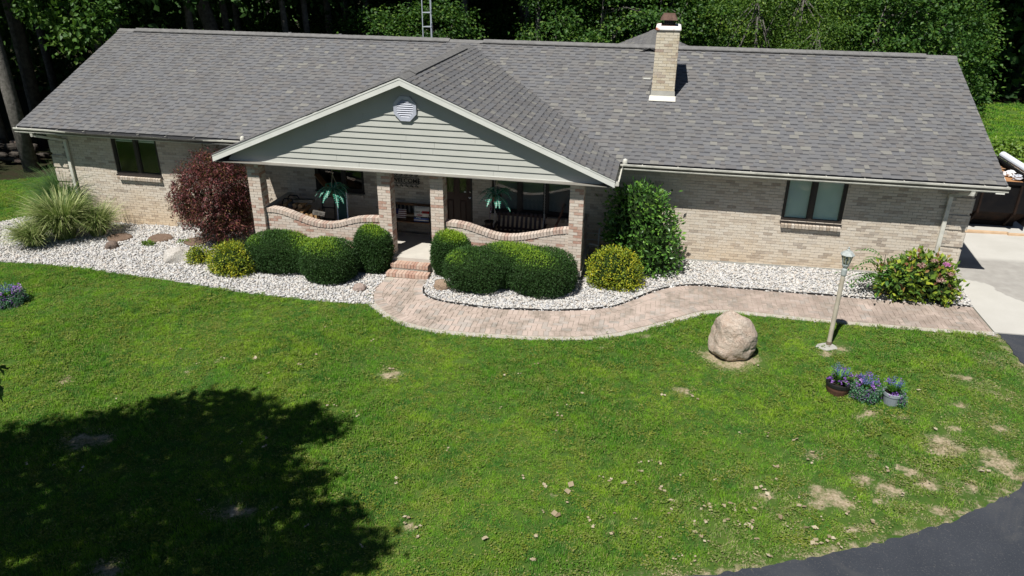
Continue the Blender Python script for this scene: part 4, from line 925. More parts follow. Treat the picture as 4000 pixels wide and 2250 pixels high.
def pinnate(a, b, sag, n, L, Wd):
    a, b = np.array(a, float), np.array(b, float); t = np.linspace(.12, 1, n); c = a + (b - a) * t[:, None] + np.array([0, 0, 1]) * (sag * 4 * t * (1 - t))[:, None]
    ax = unit(np.gradient(c, axis=0)); side = unit(np.cross(ax, [0, 0, 1])); Vs = []
    for s_ in (1, -1):
        sc = np.sin(np.pi * np.clip(t * .85 + .12, 0, 1)) ** .5; Vs.append(leaf_geo(c, side * s_ + ax * .45 + np.array([0, 0, -.18]), unit(np.array([0, 0, 1]) + side * s_ * .2), L * sc, Wd * sc))
    Vs.append(leaf_geo(c[-1:], ax[-1:], np.array([[0, 0, 1.]]), L, Wd)); return np.concatenate(Vs), c
for k in range(26):
    an = rng.uniform(R(140), R(400)); rr_ = rng.uniform(.5, .95); z = rng.uniform(.40, 1.08)
    V, c = pinnate((rng.normal(0, .05), rng.normal(0, .05), z * .75), (math.cos(an) * rr_, math.sin(an) * rr_ * .85, z - rng.uniform(.05, .3)), .12, 9, .13, .05)
    fr = link('leaf', nmesh('leaf', V, quads(len(V) // 4), {'rnd': rep(rng.random(len(V) // 4))}, mats=[sum_]), sp)
MB().tube([(0, 0, -.05), (.02, 0, .5), (0, 0, .95)], [.018, .012, .006], 6).build('stem', m_bark, sp)
# ornamental grasses: arching ribbons
def grass_clump(name, loc, label, n, h, spread, w, mat, lean=(0, 0)):
    base = thing(name, (loc[0], loc[1], gz(loc[0])), label, 'ornamental grass')
    K = 6; an = rng.uniform(0, 2 * np.pi, n); r0 = rng.uniform(0, .22, n) * spread; H = h * rng.uniform(.6, 1.1, n); out = spread * rng.uniform(.25, 1.0, n)
    t = np.linspace(0, 1, K)[None]; drop = rng.uniform(.45, 1.35, n)
    rad = r0[:, None] + out[:, None] * t ** 1.6; z = H[:, None] * (t * 1.25 - .62 * drop[:, None] * t ** 2.4)
    cx = np.cos(an)[:, None] * rad + lean[0] * t; cy = np.sin(an)[:, None] * rad + lean[1] * t
    c = np.stack([cx, cy, np.maximum(z, .02)], -1); sd_ = np.stack([-np.sin(an), np.cos(an), np.zeros(n)], -1)[:, None] + rng.normal(0, .25, (n, 1, 3)); ww = w * (1 - t * .85)[..., None] * .5
    V = np.stack([c - sd_ * ww, c + sd_ * ww], 2).reshape(n, K * 2, 3); F = np.array([(2 * i, 2 * i + 1, 2 * i + 3, 2 * i + 2) for i in range(K - 1)])
    F = (F[None] + (np.arange(n) * K * 2)[:, None, None]).reshape(-1, 4)
    link('foliage', nmesh('foliage', V.reshape(-1, 3), F, {'rnd': np.repeat(rng.random(n), K * 2)}, mats=[mat]), base); return base
m_og1 = MLEAF('blue_grass_blade', [(0, (.05, .12, .045)), (.6, (.10, .20, .065)), (1, (.20, .29, .11))], 2, .1, .3)
m_og2 = MLEAF('variegated_blade', [(0, (.080, .14, .035)), (.3, (.17, .24, .060)), (.55, (.36, .41, .15)), (1, (.54, .56, .28))], 2, .1, .3)
grass_clump('ornamental_grass', (-15.0, 1.9), 'tall blue-green ornamental grass at the left corner of house', 4200, 1.60, 1.15, .015, m_og1)
grass_clump('ornamental_grass', (-13.95, .40), 'big variegated cream and green grass clump before the downspout', 2600, 1.38, 1.0, .028, m_og2, (.0, -.05))
grass_clump('ornamental_grass', (-13.25, .75), 'variegated grass clump nearest the left window', 1100, 1.0, .75, .026, m_og2, (.05, 0))
grass_clump('ornamental_grass', (-14.35, -.25), 'low yellow-green striped grass clump at the lawn edge', 1300, .80, .72, .026, m_og2, (0, -.05))
weed = MLEAF('weed_leaf', [(0, (.08, .16, .02)), (1, (.18, .28, .03))], 3, .1, .3)
shrub('weed', (-11.42, .30), 'bright green weed tuft beside the middle stepping stone', 'weed', [((0, 0, .05), (.17, .12, .09), 2)], 260, .07, .035, weed, core=None, stem=False, jit=.02)
shrub('weed', (-10.55, .62), 'thin green weed near the maple foot', 'weed', [((0, 0, .03), (.24, .14, .06), 2)], 160, .07, .028, weed, core=None, stem=False, jit=.02)
shrub('weed', (2.05, .95), 'low green sprig under the tall glossy shrub', 'weed', [((0, 0, .10), (.22, .18, .14), 2)], 120, .10, .035, sum_, core=None, stem=False, jit=.03)
# ------------------------------------------------------------------ stones
def rock(name, loc, r, label, mat, seed, sink=.25, rz=0.0, flat=False, amp=.10, cat='stone', nu=36, nv=22, p=2.3, freq=1.6):
    g_ = np.random.default_rng(seed); V, F = ball((0, 0, 0), (1, 1, 1), p, nu, nv); d = unit(V); disp = np.zeros(len(V))
    for k in range(9):
        w = unit(g_.normal(size=3)); disp += np.sin(d @ w * (freq * (1.4 + k * .8)) + g_.uniform(0, 6)) / (1 + k * .75)
    for k in range(6):
        w = unit(g_.normal(size=3)); cut = g_.uniform(.72, .92); e = np.maximum(d @ w - cut, 0); V = V - w * e[:, None] * .9
    V = V * (1 + amp * disp[:, None]) * np.array(r); V[:, 2] += r[2] * (1 - 2 * sink * 1.0)
    if flat: V[:, 2] = np.minimum(V[:, 2], r[2] * .9)
    o = link(name, nmesh(name, V, F, smooth=True, mats=[mat])); o.location = (loc[0], loc[1], gz(loc[0]) + .005); o.rotation_euler.z = rz
    return tag(o, label, cat)
def stone_mat(name, c1, c2, c3, sc=5):
    t = NT(name); c = t.mix(t.rng(t.noise(sc, 5, .6, dist=.6), .35, .65), c1, c2); c = t.mix(t.rng(t.noise(sc * 2.6, 5, .65, dist=1.2), .52, .72, 0, .8), c, c3)
    c = t.mix(t.rng(t.noise(55, 5, .8), .38, .7, 0, .5), c, (.12, .095, .075)); c = t.mix(t.rng(t.noise(sc * 1.7, 6, .75, dist=2.0), .58, .64, 0, .35), c, (.60, .55, .48))
    b = t.math('ADD', t.noise(sc * 3, 6, .7, dist=.8), t.math('MULTIPLY', t.noise(70, 4, .7), .25))
    return t.end(t.bsdf(c, .9, .2, 0, t.bump(b, 1.0, .05)))
m_boul = stone_mat('boulder_granite', (.58, .45, .355), (.64, .55, .46), (.46, .31, .23), 5.5)
m_brst = stone_mat('brown_stone', (.20, .145, .115), (.26, .20, .165), (.14, .10, .085), 8)
m_whst = stone_mat('pale_stone', (.70, .67, .62), (.62, .57, .50), (.74, .72, .69), 7)
m_pkst = stone_mat('pink_stone', (.44, .33, .28), (.50, .41, .36), (.36, .25, .21), 8)
m_tan = stone_mat('tan_stone', (.36, .25, .17), (.42, .31, .22), (.25, .17, .12), 8)
m_step = stone_mat('stepping_stone', (.23, .15, .105), (.27, .185, .135), (.17, .12, .09), 12)
bd = rock('boulder', (3.20, -2.80), (.405, .38, .475), 'big upright tan granite boulder standing on the lawn', m_boul, 5, .08, .3, amp=.028, cat='boulder', nu=150, nv=100, p=2.25, freq=1.3)
co = np.empty(len(bd.data.vertices) * 3, np.float32); bd.data.vertices.foreach_get('co', co); co = co.reshape(-1, 3); zz_ = (co[:, 2] - .35) / .55; co[:, :2] *= (1.06 - .20 * np.clip(zz_, -.6, 1))[:, None]
dsp = np.array([.030 * mnoise.fractal(Vector(v) * 3.2, 1.0, 2.0, 5) - .022 * max(0.0, .55 - 2.2 * abs(mnoise.noise(Vector(v) * 4.1 + Vector((3, 1, 7))))) for v in co.tolist()]); co += unit(co - np.array([0, 0, .4])) * dsp[:, None]
bd.data.vertices.foreach_set('co', co.ravel()); bd.data.update()
rock('stone', (-4.87, -1.33), (.165, .13, .115), 'small pinkish stone at the path edge before left drum yew', m_pkst, 8, .25)
rock('stone', (-3.03, -.93), (.175, .15, .13), 'round brown stone in gravel at the inner bend of path', m_tan, 13, .2)
rock('stone', (-10.05, -.46), (.36, .28, .23), 'white rounded boulder in gravel by the small golden bush', m_whst, 21, .25, .4)
rock('stone', (-12.22, -.05), (.17, .13, .14), 'dark brown egg-shaped stone in the left gravel', m_brst, 34, .2, .5)
rock('stone', (8.12, .85), (.24, .15, .14), 'tan stone at the driveway end of the gravel', m_tan, 55, .25, .2)
def stepping(loc, r, label, seed):
    m = MB(); n = 22; g_ = random.Random(seed); pr = [(1, 0), (1.03, .025), (1.0, .05), (.93, .062)]
    rad = [r * (1 + g_.uniform(-.05, .05)) for _ in range(n)]
    for s_, z in pr:
        for k in range(n): a = 2 * math.pi * k / n; m.v.append((rad[k] * s_ * math.cos(a), rad[k] * s_ * math.sin(a) * .86, z))
    for i in range(3):
        for k in range(n): m.f.append((i * n + k, i * n + (k + 1) % n, (i + 1) * n + (k + 1) % n, (i + 1) * n + k))
    m.f.append(tuple(3 * n + k for k in range(n))); o = m.build('stepping_stone', m_step); o.location = (loc[0], loc[1], gz(loc[0]) + .03); tag(o, label, 'stepping stone')
stepping((-12.50, .62), .32, 'round brown stepping stone nearest the variegated grass', 1)
stepping((-11.38, .78), .32, 'round brown stepping stone with weeds at its edge', 2)
stepping((-10.28, .72), .31, 'round brown stepping stone half under the maple', 3)
# ------------------------------------------------------------------ lamp post
m_post = MAT('post_paint', (.50, .45, .36), (.42, .37, .29), 6, .6, .3)
m_verd = MAT('verdigris_metal', (.40, .43, .41), (.31, .34, .33), 25, .55, .4)
LX, LY = 5.10, -2.11; lz = gz(LX)
lamp = thing('lamp_post', (LX, LY, lz), 'beige metal lamp post with glass lantern on the lawn', 'lamp post')
MB().tube([(0, 0, 0), (0, 0, .1)], .050, 14).build('base_sleeve', MAT('sleeve_paint', (.17, .13, .095), rough=.7), lamp)
MB().tube([(0, 0, .1), (0, 0, .8), (0, 0, 1.53)], [.043, .042, .041], 16).build('post', m_post, lamp, smooth=False)
MB().lathe([(.048, 1.50), (.052, 1.52), (.052, 1.615), (.044, 1.635), (.03, 1.65), (.05, 1.67), (.055, 1.685), (.03, 1.70)], (0, 0, 0), 16).build('collar', m_verd, lamp)
lan = MB().lathe([(.05, 1.695), (.065, 1.70), (.065, 1.712), (.05, 1.715)], (0, 0, 0), 8)
for k in range(8):
    a = R(45 * k + 22.5); lan.bar((.058 * math.cos(a), .058 * math.sin(a), 1.71), (.098 * math.cos(a), .098 * math.sin(a), 1.905), .010)
lan = lan.build('lantern_frame', m_verd, lamp)
m_lglass = glass_mat('lantern_glass', (.80, .84, .80), .04)
for k in range(8):
    a, b = R(45 * k + 22.5), R(45 * k + 67.5)
    MB().hexa([(.055 * math.cos(a), .055 * math.sin(a), 1.713), (.055 * math.cos(b), .055 * math.sin(b), 1.713), (.053 * math.cos(b), .053 * math.sin(b), 1.713), (.053 * math.cos(a), .053 * math.sin(a), 1.713)],
              [(.095 * math.cos(a), .095 * math.sin(a), 1.903), (.095 * math.cos(b), .095 * math.sin(b), 1.903), (.093 * math.cos(b), .093 * math.sin(b), 1.903), (.093 * math.cos(a), .093 * math.sin(a), 1.903)]).build('pane', m_lglass, lan)
MB().lathe([(.125, 1.905), (.13, 1.915), (.118, 1.93), (.085, 1.965), (.05, 1.985), (.03, 1.99), (.035, 2.0), (.02, 2.015), (.012, 2.03), (.02, 2.045), (.004, 2.065)], (0, 0, 0), 8).build('lantern_roof', m_verd, lamp)
MB().lathe([(.012, 1.71), (.012, 1.77), (.03, 1.80), (.028, 1.84), (.01, 1.86)], (0, 0, 0), 10).build('bulb', MAT('bulb_glass', (.75, .74, .70), rough=.3), lamp)
pad = MB(); n = 11; gg = random.Random(4); rad = [.21 * gg.uniform(.75, 1.15) for _ in range(n)]
for z, s_ in ((-.04, 1.05), (.02, 1.0), (.032, .9)):
    for k in range(n): a = 2 * math.pi * k / n; pad.v.append((rad[k] * s_ * math.cos(a) - .03, rad[k] * s_ * .75 * math.sin(a) - .06, z))
for i in range(2):
    for k in range(n): pad.f.append((i * n + k, i * n + (k + 1) % n, (i + 1) * n + (k + 1) % n, (i + 1) * n + k))
pad.f.append(tuple(2 * n + k for k in range(n))); pad.build('concrete_footing', m_found, lamp)
# ------------------------------------------------------------------ potted flowers
m_brl = MAT('barrel_plastic', (.12, .058, .040), (.085, .042, .030), 20, .6, .3)
m_gpot = MAT('grey_pot', (.30, .33, .36), (.25, .28, .31), 5, .55, .35)
m_bpot = MAT('navy_pot', (.03, .04, .08), rough=.5)
m_soil = MAT('potting_soil', (.02, .015, .011), rough=.95)
m_blade = MLEAF('lily_blade', [(0, (.07, .20, .03)), (.6, (.15, .36, .05)), (1, (.26, .50, .09))], 5, .1, .3)
m_blue = MLEAF('blue_spike', [(0, (.06, .10, .24)), (.5, (.09, .13, .34)), (1, (.14, .12, .38))], 5, .1, .2)
m_purp = MLEAF('purple_petal', [(0, (.13, .05, .28)), (.5, (.24, .09, .42)), (.85, (.42, .20, .60)), (1, (.60, .40, .70))], 5, .1, .25)
m_aqua = MLEAF('silver_leaf', [(0, (.035, .14, .06)), (.5, (.07, .23, .09)), (.8, (.16, .27, .17)), (1, (.25, .19, .25))], 5, .1, .25)
def ribbons(n, h, spread, w, droop=.5, z0=0.0, r0=.04, up=.0):
    K = 5; an = rng.uniform(0, 2 * np.pi, n); H = h * rng.uniform(.7, 1.1, n); out = spread * rng.uniform(.15, 1, n); t = np.linspace(0, 1, K)[None]
    rad = r0 * rng.uniform(.2, 1, n)[:, None] + out[:, None] * t ** 1.5; z = z0 + H[:, None] * (t * 1.1 - .4 * droop * t ** 2.5)
    c = np.stack([np.cos(an)[:, None] * rad, np.sin(an)[:, None] * rad, z + 0 * rad], -1); sd_ = np.stack([-np.sin(an), np.cos(an), np.zeros(n)], -1)[:, None]; ww = (w * (1 - t * .8) * .5)[..., None]
    V = np.stack([c - sd_ * ww, c + sd_ * ww], 2).reshape(n, K * 2, 3); F = np.array([(2 * i, 2 * i + 1, 2 * i + 3, 2 * i + 2) for i in range(K - 1)])
    return V.reshape(-1, 3), (F[None] + (np.arange(n) * K * 2)[:, None, None]).reshape(-1, 4), K * 2, c[:, -1], unit(c[:, -1] - c[:, -2])
def put(name, V, F, mat, parent, rn): return link(name, nmesh(name, V, F, {'rnd': rn}, mats=[mat]), parent)
def planting(parent, zt, R_, blades=60, spikes=30, pet=16, trail=90, h=.26, hang=0.0, side=(0, 6.28)):
    V, F, k, tip, d = ribbons(blades, h * .95, R_ * 1.5, .032, .7, zt); put('leaf_blades', V, F, m_blade, parent, np.repeat(rng.random(blades), k))
    V, F, k, tip, d = ribbons(spikes, h * 1.02, R_ * .85, .006, .15, zt)
    P = []; 
    for q, dd in zip(tip, d):
        tt = np.linspace(-.07, .02, 6)[:, None]; P.append(q + dd * tt + rng.normal(0, .004, (6, 3)))
    P = np.concatenate(P); Vq = leaf_geo(P, unit(rng.normal(size=P.shape)), unit(rng.normal(size=P.shape)), .024 * np.ones(len(P)), .016)
    put('blue_flowers', Vq, quads(len(P)), m_blue, parent, rep(rng.random(len(P))))
    a = rng.uniform(0, 2 * np.pi, pet); rr_ = R_ * rng.uniform(.6, 1.25, pet); c = np.stack([np.cos(a) * rr_, np.sin(a) * rr_, zt + rng.uniform(.03, h * .95, pet)], 1)
    P = np.repeat(c, 9, 0) + rng.normal(0, .016, (pet * 9, 3)); Vq = leaf_geo(P, unit(rng.normal(size=P.shape)), unit(rng.normal(size=P.shape) + [0, -.5, .6]), .036 * np.ones(len(P)), .030)
    put('purple_flowers', Vq, quads(len(P)), m_purp, parent, rep(rng.random(len(P))))
    if trail:
        a = rng.uniform(side[0], side[1], trail); rr_ = R_ * rng.uniform(.9, 1.35, trail); c = np.stack([np.cos(a) * rr_, np.sin(a) * rr_, np.maximum(zt + .06 - rng.uniform(0, 1, trail) * hang, .02)], 1)
        P = np.repeat(c, 10, 0) + rng.normal(0, .03, (trail * 10, 3)); P[:, 2] = np.maximum(P[:, 2], .01)
        Vq = leaf_geo(P, unit(rng.normal(size=P.shape)), unit(rng.normal(size=P.shape) + [0, -.3, .7]), .035 * np.ones(len(P)), .018)
        put('trailing_leaves', Vq, quads(len(P)), m_aqua, parent, rep(rng.random(len(P))))
        sel = rng.random(len(c)) < .35; P = np.repeat(c[sel], 6, 0) + rng.normal(0, .02, (sel.sum() * 6, 3)); P[:, 2] = np.maximum(P[:, 2], .01)
        put('trailing_flowers', leaf_geo(P, unit(rng.normal(size=P.shape)), unit(rng.normal(size=P.shape)), .024 * np.ones(len(P)), .02), quads(len(P)), m_purp, parent, rep(rng.random(len(P)) * .7))
p1 = thing('flower_pot', (4.93, -3.86, gz(4.93)), 'brown half-barrel planter of purple and blue flowers', 'flower pot')
MB().lathe([(.155, 0), (.17, .02), (.195, .12), (.20, .19), (.197, .19)], (0, 0, 0), 26).build('tub', m_brl, p1)
MB().lathe([(.200, .175), (.210, .18), (.210, .235), (.195, .24), (.180, .235), (.178, .19)], (0, 0, 0), 26, False).build('rim', m_black, p1)
MB().lathe([(.158, .012), (.164, .012), (.170, .038), (.164, .038)], (0, 0, 0), 26, False).build('hoop', m_black, p1)
for k in range(26):
    a = 2 * math.pi * k / 26; MB().bar((.171 * math.cos(a), .171 * math.sin(a), .03), (.1985 * math.cos(a), .1985 * math.sin(a), .175), .004, .004).build('stave_joint', m_black, p1)
MB().lathe([(.001, .20), (.185, .20)], (0, 0, 0), 20, False).build('soil', m_soil, p1)
planting(p1, .20, .17, 150, 40, 18, 40, .27, .1, (-.6, 1.2))
p2 = thing('flower_pot', (5.35, -3.98, gz(5.35)), 'navy pot almost hidden by trailing purple flowers, middle of the row', 'flower pot')
MB().lathe([(.10, 0), (.15, .22), (.155, .22), (.155, .25), (.14, .25), (.135, .21)], (0, 0, 0), 20, False).build('tub', m_bpot, p2)
MB().lathe([(.001, .215), (.138, .215)], (0, 0, 0), 20, False).build('soil', m_soil, p2)
planting(p2, .22, .17, 30, 60, 16, 330, .20, .24)
p3 = thing('flower_pot', (5.76, -4.04, gz(5.76)), 'round grey pot of blue and purple flowers at the row end', 'flower pot')
MB().lathe([(.105, 0), (.12, .01), (.155, .19), (.163, .19), (.167, .245), (.152, .25), (.145, .20)], (0, 0, 0), 24, False).build('tub', m_gpot, p3)
MB().lathe([(.001, .20), (.147, .20)], (0, 0, 0), 20, False).build('soil', m_soil, p3)
planting(p3, .20, .14, 130, 36, 9, 90, .24, .2, (-1.1, .9))
p4 = thing('flower_pot', (-12.25, -3.40, gz(-12.25)), 'purple flowers in a hidden pot at the left lawn edge', 'flower pot')
MB().lathe([(.12, 0), (.18, .22), (.19, .25), (.17, .25)], (0, 0, 0), 20, False).build('tub', m_bpot, p4)
planting(p4, .2, .26, 60, 60, 40, 420, .2, .26)
# ------------------------------------------------------------------ porch furnishings
fern = MLEAF('fern_leaflet', [(0, (.018, .14, .095)), (.5, (.03, .23, .155)), (.85, (.07, .34, .24)), (1, (.45, .66, .55))], 5, .1, .25)
m_cord = MAT('macrame_cord', (.42, .36, .27), rough=.9)
def hanging_fern(loc, label, potmat, seed):
    g_ = np.random.default_rng(seed); t = thing('hanging_fern', loc, label, 'hanging plant', 'ferns hanging in the porch')
    MB().lathe([(.06, -.16), (.095, -.14), (.12, -.01), (.125, 0), (.11, 0)], (0, 0, 0), 18, False).build('basket', potmat, t)
    MB().lathe([(.001, -.02), (.112, -.02)], (0, 0, 0), 18, False).build('soil', m_soil, t)
    zt = 2.118 - loc[2]
    for k in range(3):
        a = 2.1 * k + .4; MB().tube([(.12 * math.cos(a), .12 * math.sin(a), -.01), (0, 0, .38)], .0055, 5).build('cord', m_cord, t)
    MB().tube([(0, 0, .38), (0, 0, zt)], .006, 5).build('cord', m_cord, t)
    MB().tube([(0, .0, zt - .03), (.015, 0, zt - .015), (0, 0, zt)], .004, 5).build('hook', m_black, t)
    for k in range(17):
        a = 2 * math.pi * k / 17 + g_.uniform(-.15, .15); L = g_.uniform(.42, .56); el = g_.uniform(.05, 1.0); n = 12
        tt = np.linspace(0, 1, n); rad = L * (tt * (1.0 - .25 * el)); z = L * (el * 1.35 * tt - (.62 + .62 * el) * tt ** 2)
        c = np.stack([np.cos(a) * rad, np.sin(a) * rad, z], 1); ax = unit(np.gradient(c, axis=0)); sd_ = np.array([-math.sin(a), math.cos(a), 0]); wl = .085 * np.sin(np.pi * (tt * .86 + .10)) ** .8
        Vs = [leaf_geo(c[1:], sd_ * s_ + ax[1:] * .55, np.cross(ax[1:], sd_ * s_) * s_ * -1 + [0, 0, .3], wl[1:], .038) for s_ in (1, -1)]
        V = np.concatenate(Vs); m = len(V) // 4; w2 = sd_ * .006
        rib = np.stack([c - w2, c + w2], 1).reshape(-1, 3) + [0, 0, .004]; rf = np.array([(2 * i, 2 * i + 1, 2 * i + 3, 2 * i + 2) for i in range(n - 1)])
        link('frond', nmesh('frond', np.vstack([V, rib]), np.vstack([quads(m), rf + len(V)]), {'rnd': np.r_[rep(g_.random(m) * .9), np.full(len(rib), .99)]}, mats=[fern]), t)
hanging_fern((-6.09, .42, 1.42), 'teal fern hanging in front of the left porch window', MAT('wire_basket', (.05, .06, .045), rough=.8), 3)
hanging_fern((-2.05, .42, 1.55), 'teal fern in a red pot hanging right of the door', MAT('red_pot', (.20, .055, .045), rough=.6), 4)
def text(name, body, size, mat, parent, loc, rot=(R(90), 0, 0), ext=.003, align='CENTER'):
    cu = bpy.data.curves.new(name, 'FONT'); cu.body = body; cu.size = size; cu.extrude = ext; cu.align_x = align; cu.offset = size * .012
    tmp = bpy.data.objects.new(name, cu); C.objects.link(tmp); bpy.context.view_layer.update(); me = bpy.data.meshes.new_from_object(tmp.evaluated_get(bpy.context.evaluated_depsgraph_get())); bpy.data.objects.remove(tmp)
    me.materials.clear(); me.materials.append(mat); o = link(name, me, parent); o.location = loc; o.rotation_euler = rot; return o
ws = thing('welcome_sign', (-4.70, YW - .035, 1.22), 'black metal scrollwork sign reading WELCOME on brick wall', 'sign')
MB().box(-.34, .34, -.004, .004, .055, .067).box(-.34, .34, -.004, .004, .22, .232).box(-.34, -.33, -.004, .004, .055, .232).box(.33, .34, -.004, .004, .055, .232).build('sign_frame', m_black, ws)
text('lettering', 'WELCOME', .155, m_black, ws, (0, -.004, .09))
sc = MB()
for s_ in (1, -1):
    for k in range(5):
        x = -.27 + k * .135; z = .25 if s_ > 0 else .04; pts = [(x + .05 * math.cos(a) * (1 - a / 9), 0, z + s_ * (.025 + .03 * math.sin(a) * (1 - a / 9))) for a in np.linspace(0, 5.5, 12)]
        sc.tube(pts, .006, 5); sc.tube([(x, 0, z), (x + .05, 0, z + s_ * .07)], .008, 5)
sc.build('scrollwork', m_black, ws)
m_bench = MAT('bench_wood', (.20, .10, .045), (.13, .065, .030), 18, .5, .4)
bn = thing('porch_bench', (-4.45, 1.36, 0), 'dark metal garden bench with wooden slats under the sign', 'bench')
for x in (-.53, .53):
    MB().bar((x, -.17, 0), (x, -.15, .44), .045).bar((x, .24, 0), (x, .28, .80), .045).bar((x, -.16, .59), (x, .27, .60), .05, .03).bar((x, -.16, .42), (x, .25, .40), .04).bar((x, -.15, .42), (x, -.16, .59), .035).build('leg', m_black, bn)
for k in range(5): MB().box(-.51, .51, -.17 + k * .083, -.17 + k * .083 + .07, .425, .447).build('seat_slat', m_bench, bn)
MB().box(-.51, .51, .255, .275, .74, .80).box(-.51, .51, .235, .255, .50, .545).build('back_rail', m_bench, bn)
for k in range(9): x = -.44 + k * .11; MB().box(x - .03, x + .03, .246, .262, .545, .74).build('back_slat', m_black, bn)
MB().bar((-.53, -.12, .14), (.53, -.12, .14), .03).build('stretcher', m_black, bn)
def pillow(loc, w, h, label, mat, tilt=-18):
    nu, nv = 14, 14; u, v = np.meshgrid(np.linspace(-1, 1, nu), np.linspace(-1, 1, nv)); th_ = .07 * np.clip((1 - u ** 4) * (1 - v ** 4), 0, 1) ** .6
    k_ = 1 - .05 * (1 - v ** 2) * 0; A = np.stack([u * w / 2, -th_, v * h / 2], -1).reshape(-1, 3); B = np.stack([u * w / 2, th_, v * h / 2], -1).reshape(-1, 3)
    i = np.arange(nu * nv).reshape(nv, nu); F = np.stack([i[:-1, :-1], i[:-1, 1:], i[1:, 1:], i[1:, :-1]], -1).reshape(-1, 4)
    o = link('pillow', nmesh('pillow', np.vstack([A, B]), np.vstack([F, F[:, ::-1] + nu * nv]), smooth=True, mats=[mat])); o.location = loc; o.rotation_euler.x = R(tilt); return tag(o, label, 'pillow')
def flag_mat():
    t = NT('flag_cloth'); s = t.n('ShaderNodeSeparateXYZ', {0: t.n('ShaderNodeTexCoord').outputs['Object']})
    st = t.math('GREATER_THAN', t.math('FRACT', t.math('MULTIPLY', s.outputs[2], 20.)), .5)
    c = t.mix(st, (.70, .66, .62), (.16, .03, .035)); bl = t.math('MULTIPLY', t.math('LESS_THAN', s.outputs[0], -.05), t.math('GREATER_THAN', s.outputs[2], .0))
    return t.end(t.bsdf(t.mix(bl, c, (.03, .035, .12)), .9, .1))
pillow((-4.77, 1.40, .575), .29, .26, 'flag pillow with dark red and white stripes on the bench', flag_mat())
def words_mat():
    t = NT('word_pillow_cloth'); s = t.n('ShaderNodeSeparateXYZ', {0: t.n('ShaderNodeTexCoord').outputs['Object']})
    z = t.rng(s.outputs[2], -.2, .2)
    c = t.ramp(z, [(0, (.08, .12, .30)), (.10, (.70, .66, .58)), (.16, (.08, .12, .30)), (.28, (.03, .03, .03)), (.36, (.70, .66, .58)), (.56, (.72, .68, .60)), (.72, (.70, .66, .58))], True)
    rd = t.math('MULTIPLY', t.math('MULTIPLY', t.math('GREATER_THAN', s.outputs[0], .03), t.math('GREATER_THAN', z, .56)), t.math('LESS_THAN', z, .72))
    return t.end(t.bsdf(t.mix(rd, c, (.45, .03, .03)), .9, .1))
wp = pillow((-4.20, 1.34, .62), .40, .40, 'white pillow printed TAKE A NAP relax on the bench', words_mat())
m_ink = MAT('print_ink', (.02, .02, .02), rough=.9); m_red = MAT('print_red', (.42, .03, .03), rough=.9)
text('lettering', 'TAKE A NAP', .062, m_ink, wp, (-.0, -.078, .03), ext=.001); text('lettering', 'relax', .075, m_red, wp, (-.03, -.078, -.04), ext=.001); text('lettering', 'of the', .05, m_blind, wp, (-.06, -.074, -.10), ext=.001)
# milk can with a small flag
m_can = MAT('brown_milk_can', (.030, .014, .010), (.045, .022, .015), 15, .4, .5)
mc = thing('milk_can', (-2.44, 1.28, 0), 'dark brown milk can holding a small flag by the window', 'milk can')
MB().lathe([(.16, 0), (.165, .02), (.165, .34), (.15, .40), (.10, .49), (.092, .54), (.12, .58), (.125, .60), (.10, .60), (.08, .52)], (0, 0, 0), 24, False).build('can_body', m_can, mc, smooth=True)
for s_ in (1, -1): MB().tube([(s_ * .10, 0, .47), (s_ * .165, 0, .48), (s_ * .175, 0, .42), (s_ * .155, 0, .36)], .012, 6).build('handle', m_can, mc)
fs = MB(); fs.tube([(0, .0, .45), (.04, -.01, 1.08)], .006, 5); fs.build('flag_stick', m_bench, mc)
m_cloth = flag_mat(); fg = MB()
for i in range(7):
    z = 1.02 - i * .065; xa = .035 - i * .004; fg.v += [(xa, -.012 - .01 * math.sin(i * 1.3), z), (xa + .06 - .012 * i * .6, -.035 + .02 * math.sin(i * 1.7), z - .03), (xa + .002, -.008, z)]
for i in range(6): a = i * 3; fg.f += [(a, a + 1, a + 4, a + 3), (a + 1, a + 2, a + 5, a + 4)]
fg.build('flag_cloth', MAT('folded_flag', (.50, .46, .46), (.16, .03, .05), 30, .9, .1, lo=.48, hi=.52), mc)
# porch swing
sw = thing('porch_swing', (-1.60, .92, .42), 'dark wooden porch swing hung on chains behind right half wall', 'porch swing')
for k in range(5): MB().box(-.62, .62, -.22 + k * .09, -.22 + k * .09 + .075, 0, .022).build('seat_slat', m_door, sw)
for k in range(11): x = -.56 + k * .112; MB().bar((x, .22, .02), (x, .34, .46), .06, .018).build('back_slat', m_door, sw)
MB().bar((-.62, .33, .40), (.62, .33, .40), .035, .05).bar((-.62, .25, .08), (.62, .25, .08), .035, .05).build('back_rail', m_door, sw)
for s_ in (1, -1):
    MB().bar((s_ * .60, -.22, .22), (s_ * .60, .30, .22), .07, .025).bar((s_ * .60, -.20, 0), (s_ * .60, -.20, .21), .05).bar((s_ * .60, -.24, -.03), (s_ * .60, .28, -.03), .05).build('armrest', m_door, sw)
def chain(parent, a, b):
    a, b = Vector(a), Vector(b); n = max(2, int((b - a).length / .034)); m = MB(); d = (b - a).normalized(); x = d.cross(Vector((0, 1, 0))).normalized(); y = d.cross(x)
    for k in range(n):
        c = a.lerp(b, (k + .5) / n); w = x if k % 2 else y; pts = [c + d * .023 * math.cos(t_) + w * .011 * math.sin(t_) for t_ in np.linspace(0, 2 * math.pi, 9)]; m.tube(pts, .0035, 4, False)
    m.build('chain', m_chain, parent)
for s_ in (1, -1):
    chain(sw, (s_ * .60, -.20, .22), (s_ * .60, -.05, .62)); chain(sw, (s_ * .60, .28, .22), (s_ * .60, -.05, .62)); chain(sw, (s_ * .60, -.05, .62), (s_ * .60, -.05, 1.70))
